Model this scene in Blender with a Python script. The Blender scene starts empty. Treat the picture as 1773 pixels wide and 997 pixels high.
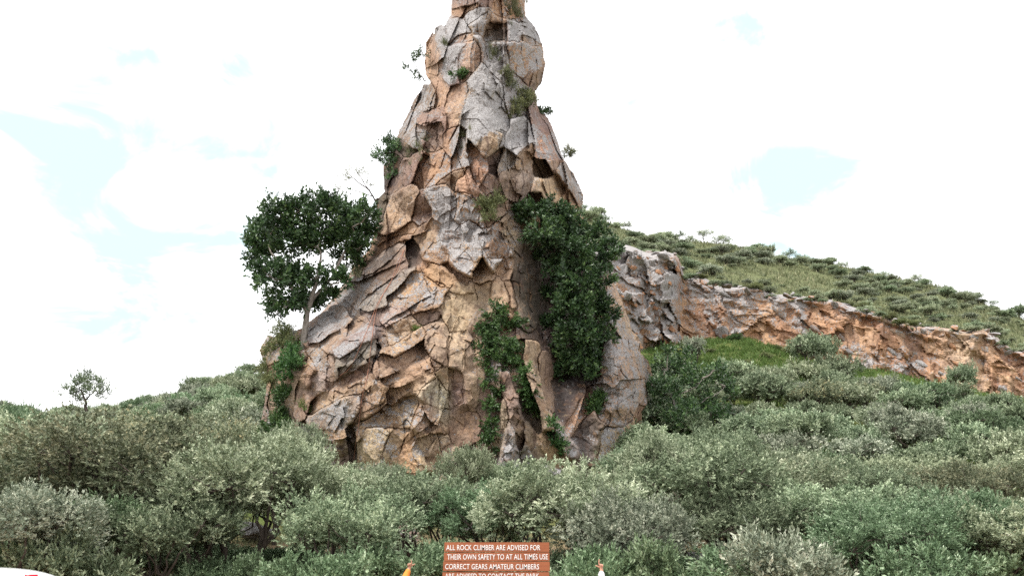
import bpy, bmesh, math, random
import numpy as np
from mathutils import Vector, Matrix
from mathutils.geometry import delaunay_2d_cdt
from mathutils.bvhtree import BVHTree

S = bpy.context.scene
C = S.collection
# ------------------------------------------------------------------ camera
FPX, CX, CY = 1773.0, 886.5, 498.5
PITCH = math.radians(15.5)
CAM = Vector((0.0, 0.0, 1.6))
cd = bpy.data.cameras.new('camera')
cd.sensor_width = 36.0
cd.lens = 36.0
cd.clip_start = 0.1
cd.clip_end = 6000.0
cam = bpy.data.objects.new('camera', cd)
C.objects.link(cam)
cam.location = CAM
cam.rotation_euler = (math.pi / 2 + PITCH, 0, 0)
S.camera = cam
# ------------------------------------------------------------------ view
S.view_settings.view_transform = 'Standard'
S.view_settings.look = 'None'
S.view_settings.exposure = 0.66
S.view_settings.gamma = 1.0
S.render.engine = 'CYCLES'
S.cycles.use_denoising = False
S.cycles.sample_clamp_indirect = 4.0
# ------------------------------------------------------------------ sun
SUN_EL, SUN_DIR = math.radians(64), Vector((-0.80, -0.60, 0)).normalized()
sd = bpy.data.lights.new('sun', 'SUN')
sd.energy = 3.1
sd.angle = math.radians(10)
sd.color = (1.0, 0.95, 0.88)
sun = bpy.data.objects.new('sun', sd)
C.objects.link(sun)
to_sun = Vector((SUN_DIR.x * math.cos(SUN_EL), SUN_DIR.y * math.cos(SUN_EL), math.sin(SUN_EL)))
sun.rotation_euler = to_sun.to_track_quat('Z', 'Y').to_euler()
sun.location = (0, 0, 60)


def pdir(px, py):
    """World direction of the photograph's pixel (px, py)."""
    dx = (px - CX) / FPX
    dy = (CY - py) / FPX
    return Vector((dx, math.cos(PITCH) - dy * math.sin(PITCH), math.sin(PITCH) + dy * math.cos(PITCH)))


def P(px, py, Y):
    d = pdir(px, py)
    return CAM + d * (Y / d.y)


def Pn(px, py, Y):
    """Same for arrays."""
    px = np.asarray(px, float); py = np.asarray(py, float)
    dx = (px - CX) / FPX
    dy = (CY - py) / FPX
    wy = math.cos(PITCH) - dy * math.sin(PITCH)
    wz = math.sin(PITCH) + dy * math.cos(PITCH)
    k = Y / wy
    return np.stack([dx * k, np.broadcast_to(Y, px.shape) * 1.0, 1.6 + wz * k], -1)


# ------------------------------------------------------------------ world: daylight sky with bright broken cloud
W = bpy.data.worlds.new('World')
S.world = W
W.use_nodes = True
nt = W.node_tree
nt.nodes.clear()


class NT:
    """Tiny helper to write node trees."""

    def __init__(self, tree):
        self.t = tree

    def n(self, typ, **kw):
        nd = self.t.nodes.new(typ)
        for k, v in kw.items():
            if k.startswith('i_'):
                key = k[2:]
                key = int(key) if key.isdigit() else key
                if hasattr(v, 'is_output') or isinstance(v, bpy.types.NodeSocket):
                    self.t.links.new(v, nd.inputs[key])
                else:
                    nd.inputs[key].default_value = v
            else:
                setattr(nd, k, v)
        return nd

    def math(self, op, a, b=0.0, c=0.0, clamp=False):
        nd = self.t.nodes.new('ShaderNodeMath')
        nd.operation = op
        nd.use_clamp = clamp
        for i, v in enumerate((a, b, c)):
            if isinstance(v, bpy.types.NodeSocket):
                self.t.links.new(v, nd.inputs[i])
            else:
                nd.inputs[i].default_value = v
        return nd.outputs[0]

    def vmath(self, op, a, b=(0, 0, 0)):
        nd = self.t.nodes.new('ShaderNodeVectorMath')
        nd.operation = op
        for i, v in enumerate((a, b)):
            if isinstance(v, bpy.types.NodeSocket):
                self.t.links.new(v, nd.inputs[i])
            else:
                nd.inputs[i].default_value = v
        return nd

    def mix(self, f, a, b, mode='MIX'):
        nd = self.t.nodes.new('ShaderNodeMix')
        nd.data_type = 'RGBA'
        nd.blend_type = mode
        for i, v in ((0, f), (6, a), (7, b)):
            if isinstance(v, bpy.types.NodeSocket):
                self.t.links.new(v, nd.inputs[i])
            else:
                if i and len(v) == 3:
                    v = (*v, 1)
                nd.inputs[i].default_value = v
        return nd.outputs[2]

    def noise(self, vec, scale, detail=4, rough=0.55, dist=0.0):
        nd = self.n('ShaderNodeTexNoise')
        self.t.links.new(vec, nd.inputs['Vector'])
        nd.inputs['Scale'].default_value = scale
        nd.inputs['Detail'].default_value = detail
        nd.inputs['Roughness'].default_value = rough
        nd.inputs['Distortion'].default_value = dist
        return nd.outputs['Fac']

    def maprange(self, v, a, b, c=0.0, d=1.0, smooth=True):
        nd = self.n('ShaderNodeMapRange')
        nd.interpolation_type = 'SMOOTHSTEP' if smooth else 'LINEAR'
        self.t.links.new(v, nd.inputs[0])
        for i, x in enumerate((a, b, c, d)):
            nd.inputs[i + 1].default_value = x
        return nd.outputs[0]

    def ramp(self, f, stops):
        nd = self.n('ShaderNodeValToRGB')
        self.t.links.new(f, nd.inputs[0])
        e = nd.color_ramp.elements
        while len(e) < len(stops):
            e.new(0.5)
        for el, (p, c) in zip(e, stops):
            el.position = p
            el.color = (*c, 1) if len(c) == 3 else c
        return nd.outputs[0]

    def mapping(self, vec, scale):
        nd = self.n('ShaderNodeMapping')
        self.t.links.new(vec, nd.inputs[0])
        nd.inputs['Scale'].default_value = scale
        return nd.outputs[0]


w = NT(nt)
tc = w.n('ShaderNodeTexCoord').outputs['Generated']
sky = w.n('ShaderNodeTexSky', sky_type='NISHITA', sun_disc=False, sun_elevation=SUN_EL,
          sun_rotation=math.atan2(SUN_DIR.x, SUN_DIR.y), air_density=1.0, dust_density=1.5, ozone_density=1.0, altitude=1900)
wn = w.noise(w.mapping(tc, (1, 1, 1.7)), 7.0, 8, 0.58, 0.7)
wn2 = w.noise(w.mapping(tc, (1.0, 1.0, 2.4)), 2.2, 5, 0.55)
# openings in the cloud: a few clear patches where the photograph has them, and noise elsewhere
patches = [(1292, 80, 60), (1118, 130, 46), (1415, 400, 80), (1345, 330, 55), (1465, 440, 70), (435, 245, 70), (90, 345, 120),
           (240, 310, 110), (330, 300, 110), (300, 440, 120), (190, 470, 110), (230, 90, 40), (150, 155, 40), (400, 120, 36), (60, 270, 60)]
acc = None
for px, py, r in patches:
    dv = pdir(px, py).normalized()
    ang = math.atan(r / FPX)
    dot = w.vmath('DOT_PRODUCT', tc, tuple(dv)).outputs['Value']
    v = w.maprange(dot, math.cos(ang * 2.1), 1.0)
    acc = v if acc is None else w.math('MAXIMUM', acc, v)
hole = w.math('ADD', w.math('MULTIPLY', acc, 0.52), w.math('MULTIPLY', w.math('SUBTRACT', wn, 0.5), 2.6))
hole = w.math('ADD', hole, w.math('MULTIPLY', w.math('SUBTRACT', wn2, 0.5), 0.9))
hole = w.maprange(hole, 0.27, 0.74)
cloudc = w.ramp(wn2, [(0.25, (10.6, 10.7, 10.8)), (0.75, (12.4, 12.4, 12.5))])
blue = w.mix(0.88, sky.outputs[0], (5.95, 7.6, 7.75))
col = w.mix(hole, cloudc, blue)
bg = w.n('ShaderNodeBackground')
nt.links.new(col, bg.inputs[0])
bg.inputs[1].default_value = 0.1
out = w.n('ShaderNodeOutputWorld')
nt.links.new(bg.outputs[0], out.inputs[0])


# ------------------------------------------------------------------ noise in numpy
def _hash(ix, iy, iz, seed):
    h = (ix.astype(np.int64) * 374761393 + iy.astype(np.int64) * 668265263 + iz.astype(np.int64) * 2147483647 + seed * 974711) & 0xFFFFFFFF
    h = ((h ^ (h >> 13)) * 1274126177) & 0xFFFFFFFF
    h = ((h ^ (h >> 16)) * 2246822519) & 0xFFFFFFFF
    return ((h ^ (h >> 15)) & 0xFFFF) / 65535.0


def vnoise(p, seed=0):
    p = np.asarray(p, float)
    i = np.floor(p)
    f = p - i
    f = f * f * (3 - 2 * f)
    ix, iy, iz = i[:, 0], i[:, 1], i[:, 2]
    r = 0
    for a in (0, 1):
        for b in (0, 1):
            for c in (0, 1):
                wgt = (f[:, 0] if a else 1 - f[:, 0]) * (f[:, 1] if b else 1 - f[:, 1]) * (f[:, 2] if c else 1 - f[:, 2])
                r = r + wgt * _hash(ix + a, iy + b, iz + c, seed)
    return r * 2 - 1


def fbm(p, scale, octv=4, seed=0, gain=0.5):
    p = np.asarray(p, float) * scale
    s, a = 0, 1.0
    for k in range(octv):
        s = s + a * vnoise(p * (2 ** k) + 17.3 * k, seed + k)
        a *= gain
    return s


# ------------------------------------------------------------------ object helpers
def tag(o, label=None, cat=None, group=None, kind=None):
    if label: o['label'] = label
    if cat: o['category'] = cat
    if group: o['group'] = group
    if kind: o['kind'] = kind
    return o


def link(name, me, parent=None, loc=None):
    o = bpy.data.objects.new(name, me)
    C.objects.link(o)
    if parent is not None:
        o.parent = parent
    if loc is not None:
        o.location = loc
    return o


def empty(name, loc=(0, 0, 0)):
    o = bpy.data.objects.new(name, None)
    o.empty_display_size = 0.3
    C.objects.link(o)
    o.location = loc
    return o


def mesh_np(name, V, F, mat=None, smooth=False, attrs=None):
    """F: (n,3) or (n,4) integer array, or list of lists."""
    me = bpy.data.meshes.new(name)
    V = np.asarray(V, np.float32)
    if isinstance(F, np.ndarray):
        n, k = F.shape
        me.vertices.add(len(V))
        me.vertices.foreach_set('co', V.ravel())
        me.loops.add(n * k)
        me.loops.foreach_set('vertex_index', F.astype(np.int32).ravel())
        me.polygons.add(n)
        me.polygons.foreach_set('loop_start', np.arange(0, n * k, k, dtype=np.int32))
        me.polygons.foreach_set('loop_total', np.full(n, k, np.int32))
        me.update(calc_edges=True)
    else:
        me.from_pydata([tuple(v) for v in V], [], F)
    me.polygons.foreach_set('use_smooth', np.full(len(me.polygons), smooth))
    if mat: me.materials.append(mat)
    for nm, arr in (attrs or {}).items():
        arr = np.asarray(arr, np.float32)
        if arr.ndim == 1:
            a = me.attributes.new(nm, 'FLOAT', 'POINT')
            a.data.foreach_set('value', arr)
        else:
            a = me.attributes.new(nm, 'FLOAT_COLOR', 'POINT')
            a.data.foreach_set('color', np.concatenate([arr, np.ones((len(arr), 1), np.float32)], 1).ravel())
    me.update()
    return me


# ------------------------------------------------------------------ materials
def new_mat(name):
    m = bpy.data.materials.new(name)
    m.use_nodes = True
    m.node_tree.nodes.clear()
    return m, NT(m.node_tree)


def finish(m, h, color, rough=0.85, bump=None, bstr=0.5, bdist=0.03, spec=0.2, **kw):
    b = h.n('ShaderNodeBsdfPrincipled')
    if isinstance(color, bpy.types.NodeSocket):
        h.t.links.new(color, b.inputs['Base Color'])
    else:
        b.inputs['Base Color'].default_value = (*color, 1)
    if isinstance(rough, bpy.types.NodeSocket):
        h.t.links.new(rough, b.inputs['Roughness'])
    else:
        b.inputs['Roughness'].default_value = rough
    b.inputs['Specular IOR Level'].default_value = spec
    for k, v in kw.items():
        b.inputs[k].default_value = v
    if bump is not None:
        bp = h.n('ShaderNodeBump')
        bp.inputs['Strength'].default_value = bstr
        bp.inputs['Distance'].default_value = bdist
        h.t.links.new(bump, bp.inputs['Height'])
        h.t.links.new(bp.outputs[0], b.inputs['Normal'])
    o = h.n('ShaderNodeOutputMaterial')
    h.t.links.new(b.outputs[0], o.inputs[0])
    return b, o


def make_rock(name, lscale=1.0, lichen_hi=(0.52, 0.515, 0.52)):
    m, h = new_mat(name)
    g = h.n('ShaderNodeNewGeometry')
    pos = g.outputs['Position']
    tint = h.n('ShaderNodeAttribute', attribute_name='tint').outputs['Color']
    lich = h.n('ShaderNodeAttribute', attribute_name='lich').outputs['Fac']
    n1 = h.noise(pos, 0.75 * lscale, 8, 0.6, 0.6)
    n2 = h.noise(h.mapping(pos, (4.2 * lscale, 4.2 * lscale, 0.55 * lscale)), 1.0, 6, 0.6, 0.7)
    n3 = h.noise(pos, 9.0 * lscale, 8, 0.68)
    n5 = h.noise(pos, 2.3 * lscale, 7, 0.62, 0.8)
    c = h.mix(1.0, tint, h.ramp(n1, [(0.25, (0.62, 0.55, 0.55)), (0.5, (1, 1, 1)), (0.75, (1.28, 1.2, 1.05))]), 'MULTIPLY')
    # iron staining, pale run-off and dark varnish streaks
    c = h.mix(h.maprange(n5, 0.52, 0.72, 0, 0.5), c, (0.36, 0.205, 0.11))
    c = h.mix(h.maprange(n2, 0.53, 0.68, 0, 0.72), c, (0.115, 0.075, 0.062))
    c = h.mix(h.maprange(n2, 0.42, 0.24, 0, 0.45), c, (0.50, 0.37, 0.23))
    c = h.mix(1.0, c, h.ramp(n3, [(0.3, (0.36, 0.34, 0.33)), (0.47, (0.9, 0.9, 0.9)), (0.72, (1.25, 1.25, 1.22))]), 'MULTIPLY')
    # hairline cracks
    wv = h.vmath('ADD', pos, h.vmath('SCALE', h.n('ShaderNodeTexNoise', i_Vector=pos, i_Scale=1.6 * lscale, i_Detail=4.0).outputs['Color']).outputs[0])
    v1 = h.n('ShaderNodeTexVoronoi', feature='DISTANCE_TO_EDGE', i_Vector=h.mapping(wv.outputs[0], (1.0 * lscale, 1.0 * lscale, 0.62 * lscale)), i_Scale=0.95)
    crack = h.maprange(v1.outputs['Distance'], 0.0, 0.016, 1, 0)
    crack = h.math('MULTIPLY', crack, h.maprange(n5, 0.52, 0.66))
    c = h.mix(h.math('MULTIPLY', crack, 0.3), c, (0.07, 0.035, 0.03))
    # lichen crust
    nl = h.noise(pos, 1.5 * lscale, 10, 0.68, 0.5)
    nf = h.noise(pos, 11.0 * lscale, 6, 0.7)
    sep = h.n('ShaderNodeSeparateXYZ')
    h.t.links.new(g.outputs['Normal'], sep.inputs[0])
    nb = h.noise(pos, 0.42 * lscale, 4, 0.5)
    val = h.math('ADD', h.math('MULTIPLY', lich, 0.95), h.math('MULTIPLY', h.math('SUBTRACT', nl, 0.5), 2.4))
    val = h.math('ADD', val, h.math('MULTIPLY', h.math('SUBTRACT', nb, 0.42), 0.55))
    val = h.math('ADD', val, h.math('MULTIPLY', h.math('SUBTRACT', nf, 0.5), 2.6))
    val = h.math('ADD', val, h.math('MULTIPLY', sep.outputs[2], 0.28))
    lm = h.maprange(val, 0.50, 0.68)
    ns = h.noise(pos, 17.0 * lscale, 5, 0.75)
    lc = h.ramp(ns, [(0.34, (0.10, 0.09, 0.085)), (0.45, (0.23, 0.22, 0.22)), (0.56, (0.35, 0.345, 0.35)), (0.72, lichen_hi)])
    c = h.mix(h.math('MULTIPLY', lm, 0.93), c, lc)
    bmp = h.math('ADD', h.math('MULTIPLY', n3, 0.6), h.math('MULTIPLY', ns, 0.35))
    bmp = h.math('ADD', bmp, h.math('MULTIPLY', n5, 1.6))
    bmp = h.math('SUBTRACT', bmp, h.math('MULTIPLY', crack, 0.5))
    bmp = h.math('ADD', bmp, h.math('MULTIPLY', lm, 0.15))
    finish(m, h, c, 0.9, bmp, 0.75, 0.10, 0.12)
    return m


M_ROCK = make_rock('weathered_rock')
M_CLIFF = make_rock('cliff_rock', 0.62)

# ------------------------------------------------------------------ terrain
D0 = np.array([-60, 0, 15, 22, 30, 40, 78, 81.0, 82.0, 113, 135, 220, 600, 2500.0])


def curve_z(pts, Y):
    w3 = [P(px, py, Y) for px, py in pts]
    a = np.array([p.x / p.y for p in w3]); z = np.array([p.z for p in w3])
    o = np.argsort(a)
    return a[o], z[o]


FOOT = curve_z([(1000, 600), (1060, 600), (1170, 594), (1300, 590), (1400, 622), (1500, 642), (1600, 655), (1773, 690), (1950, 740)], 78)
TOP = curve_z([(960, 430), (1020, 424), (1060, 436), (1120, 446), (1165, 452), (1185, 480), (1270, 490), (1330, 500), (1400, 514), (1480, 537), (1560, 560), (1620, 566), (1700, 580), (1773, 608), (1950, 665)], 81.5)
SKYL = curve_z([(-150, 715), (0, 722), (100, 738), (180, 728), (280, 712), (330, 692), (400, 668), (460, 645), (560, 590), (800, 470), (900, 415), (960, 378), (1010, 368), (1060, 392), (1100, 406),
                (1170, 416), (1250, 424), (1320, 437), (1400, 454), (1480, 468), (1550, 483), (1620, 497), (1680, 515), (1773, 556), (1950, 625)], 113)


def ground_z(a, Y):
    """Height of the ground at x = a*Y."""
    a = np.asarray(a, float); Y = np.asarray(Y, float)
    zb = np.interp(a, [-0.55, -0.2, 0.1, 0.55], [4.2, 4.6, 5.0, 5.4])
    zs = np.interp(a, *SKYL)
    rgt = np.clip((a - 0.075) / 0.02, 0, 1)
    lin = lambda d: zb + (zs - zb) * (d - 40) / (113 - 40)
    zf = lin(78) * (1 - rgt) + np.interp(a, *FOOT) * rgt
    zt = lin(81.5) * (1 - rgt) + np.interp(a, *TOP) * rgt
    cols = [0 * a, 0 * a, 0 * a, 0.5 + 0 * a, 1.9 + 0 * a, zb, zf, zf + (zt - zf) * (0.015 * rgt + (1 - rgt)), zt, zs, zs - 1.5, zs - 14, zs * 0 - 6, zs * 0 - 10]
    Zk = np.stack(cols, 0)
    i = np.clip(np.searchsorted(D0, Y, side='right') - 1, 0, len(D0) - 2)
    t = (Y - D0[i]) / (D0[i + 1] - D0[i])
    j = np.arange(a.size).reshape(a.shape)
    Zf = Zk.reshape(len(D0), -1)
    z0 = Zf[i.ravel(), j.ravel()].reshape(a.shape); z1 = Zf[(i + 1).ravel(), j.ravel()].reshape(a.shape)
    return z0 + (z1 - z0) * t


def gz(x, y):
    return float(ground_z(np.array([x / max(y, 1)]), np.array([float(y)]))[0])


Ys = np.concatenate([np.linspace(1, 14, 10), np.linspace(15, 40, 50), np.linspace(40.6, 81.5, 90), np.linspace(82.1, 135, 100), np.geomspace(138, 2500, 24)])
As = np.concatenate([np.linspace(-3, -0.62, 16), np.linspace(-0.6, 0.65, 260), np.linspace(0.67, 3, 16)])
AA, YY = np.meshgrid(As, Ys)
ZZ = ground_z(AA, YY)
Vg = np.stack([AA * YY, YY, ZZ], -1).reshape(-1, 3)
amp = np.clip((Vg[:, 1] - 16) / 20, 0, 1)
Vg[:, 2] += amp * (fbm(Vg, 0.25, 4, 3) * 0.28)
nr, nc = len(Ys), len(As)
ii = (np.arange(nr - 1)[:, None] * nc + np.arange(nc - 1)[None, :]).ravel()
Fg = np.stack([ii, ii + 1, ii + nc + 1, ii + nc], 1)
# the land behind the camera
kk = len(Vg)
Vg = np.concatenate([Vg, [[-3000, -1500, -0.02], [3000, -1500, -0.02], [3000, 1.0, -0.02], [-3000, 1.0, -0.02]]])
Fg = np.concatenate([Fg, [[kk, kk + 1, kk + 2, kk + 3]]])

m, h = new_mat('grassy_ground')
pos = h.n('ShaderNodeNewGeometry').outputs['Position']
c = h.ramp(h.noise(pos, 0.5, 6, 0.6), [(0.3, (0.085, 0.105, 0.035)), (0.5, (0.095, 0.13, 0.04)), (0.62, (0.13, 0.15, 0.055)), (0.75, (0.17, 0.13, 0.075))])
sp0 = h.n('ShaderNodeSeparateXYZ'); h.t.links.new(pos, sp0.inputs[0])
c = h.mix(h.maprange(sp0.outputs[1], 79.0, 82.0, 0, 0.75), c, (0.135, 0.15, 0.085))
c = h.mix(1.0, c, h.ramp(h.noise(pos, 6.0, 6, 0.7), [(0.3, (0.55, 0.55, 0.5)), (0.7, (1.3, 1.25, 1.2))]), 'MULTIPLY')
sp = h.n('ShaderNodeSeparateXYZ'); h.t.links.new(pos, sp.inputs[0])
dust = h.ramp(h.noise(pos, 1.2, 6, 0.65), [(0.3, (0.20, 0.14, 0.095)), (0.7, (0.30, 0.22, 0.15))])
c = h.mix(h.maprange(sp.outputs[1], 36.0, 30.0), c, dust)
finish(m, h, c, 0.95, h.noise(pos, 5.0, 8, 0.7), 0.6, 0.15, 0.1)
M_GROUND = m
tag(link('ground', mesh_np('ground', Vg, Fg, M_GROUND, True)), kind='structure')
# ------------------------------------------------------------------ the rock tower
LEFT = [(782, -60), (782, 0), (780, 25), (770, 45), (750, 60), (740, 80), (735, 110), (737, 130), (745, 145), (720, 185), (690, 225), (686, 240), (668, 285), (665, 330), (650, 345), (652, 385), (640, 430),
        (620, 450), (600, 480), (580, 510), (560, 535), (520, 568), (478, 578), (456, 600), (462, 640), (458, 700), (448, 760), (440, 900)]
RIGHT = [(908, -60), (908, 0), (912, 30), (925, 45), (938, 75), (944, 110), (938, 140), (925, 155), (930, 180), (950, 205), (965, 240), (975, 270), (990, 310), (1003, 330), (1010, 350), (1005, 380), (1015, 420),
         (1060, 480), (1090, 550), (1096, 572), (1110, 588), (1105, 606), (1123, 624), (1131, 650), (1121, 672), (1127, 694), (1111, 712), (1114, 736), (1097, 752), (1101, 778), (1080, 800), (1080, 900)]
_ly = np.array([p[1] for p in LEFT]); _lx = np.array([p[0] for p in LEFT])
_ry = np.array([p[1] for p in RIGHT]); _rx = np.array([p[0] for p in RIGHT])
YC = 44.6


def sil(py):
    # smoothed sides for the depth of the body
    k = np.array([-30, -15, 0, 15, 30])
    l = np.mean([np.interp(py + d, _ly, _lx) for d in k], 0)
    r = np.mean([np.interp(py + d, _ry, _rx) for d in k], 0)
    return l, r


def Fs(px, py):
    """Depth (Y) of the tower's general front surface."""
    px = np.asarray(px, float); py = np.asarray(py, float)
    l, r = sil(py)
    c = (l + r) / 2; hw = (r - l) / 2
    t = np.clip((px - c) / hw, -1, 1)
    hm = hw * 42 / FPX
    dep = 0.72 * hm + 0.6
    y = YC - dep * np.power(np.clip(1 - np.abs(t) ** 2.4, 0, 1), 0.55)
    # the shaded recess right of the middle
    y = y + 2.6 * np.exp(-((px - 985 - 0.06 * (py - 560)) / 62) ** 4) * np.clip((py - 385) / 60, 0, 1) * np.clip((770 - py) / 120, 0, 1)
    y = y + 1.3 * np.clip((px - 1045) / 80, 0, 1) * np.clip((py - 480) / 60, 0, 1)
    # the rib that comes forward down the middle
    y = y - 0.9 * np.exp(-((px - 835) / 48) ** 2) * np.clip((470 - py) / 90, 0, 1)
    return y


TOWER_AT = P(800, 860, 41.0)
tower = empty('rock_tower', TOWER_AT)
tag(tower, 'tall tapering rock tower of orange blocks crusted with pale grey lichen', 'rock tower')
TO = np.array(TOWER_AT)
TINT = dict(o=(0.41, 0.255, 0.16), t=(0.43, 0.305, 0.20), b=(0.27, 0.19, 0.145), g=(0.31, 0.26, 0.23), y=(0.35, 0.25, 0.16), d=(0.115, 0.088, 0.076), p=(0.37, 0.275, 0.23), w=(0.55, 0.44, 0.32), k=(0.07, 0.056, 0.056))  # the darkest tints also carry the shade of recess, cave and holes
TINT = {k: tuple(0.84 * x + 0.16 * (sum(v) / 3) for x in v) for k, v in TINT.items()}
bv, bt = [], []   # everything of the tower, for finding surfaces


def add_bvh(V, T):
    n = sum(len(x) for x in bv)
    bv.append(np.asarray(V)); bt.append(np.asarray(T) + n)


# core
rows = np.linspace(-55, 900, 90)
ring = 56
Vc, lev = [], []
for py in rows:
    l, r = np.interp(py, _ly, _lx) + 12, np.interp(py, _ry, _rx) - 12
    c, hw = (l + r) / 2, (r - l) / 2
    for k in range(ring):
        th = 2 * math.pi * k / ring
        t = math.cos(th)
        px = c + hw * t
        if math.sin(th) <= 0:
            Y = float(Fs(px, py)) + 1.5
            Y = min(Y, YC + 0.6)
        else:
            Y = YC + 0.6 + math.sin(th) ** 0.8 * (0.7 * hw * 42 / FPX + 0.5)
        Vc.append(P(px, py, Y))
Vc = np.array(Vc)
Fc = []
for i in range(len(rows) - 1):
    for k in range(ring):
        a, b = i * ring + k, i * ring + (k + 1) % ring
        Fc.append((a, b, b + ring, a + ring))
Fc = np.array(Fc)
top_c = len(Vc)
Vc = np.concatenate([Vc, [Vc[:ring].mean(0) + [0, 0, 0.8]]])
Vc[:, 0] += fbm(Vc, 0.9, 3, 11) * 0.10
Vc[:, 1] += fbm(Vc, 0.7, 3, 12) * 0.22
Fcl = [tuple(f) for f in Fc] + [(k, (k + 1) % ring, top_c) for k in range(ring)]
me = mesh_np('rock_core', Vc - TO, Fcl, M_ROCK, False, dict(tint=np.tile(np.array([0.22, 0.135, 0.09]), (len(Vc), 1)), lich=np.full(len(Vc), 0.12)))
link('rock_core', me, tower)
add_bvh(Vc, np.concatenate([Fc[:, [0, 1, 2]], Fc[:, [0, 2, 3]]]))

REG = {1: (620, 0, 4.43), 2: (620, 200, 4.43), 3: (400, 320, 4.43), 4: (700, 400, 4.02), 5: (430, 540, 4.43), 6: (760, 600, 4.43), 7: (300, 740, 3.854)}
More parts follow.
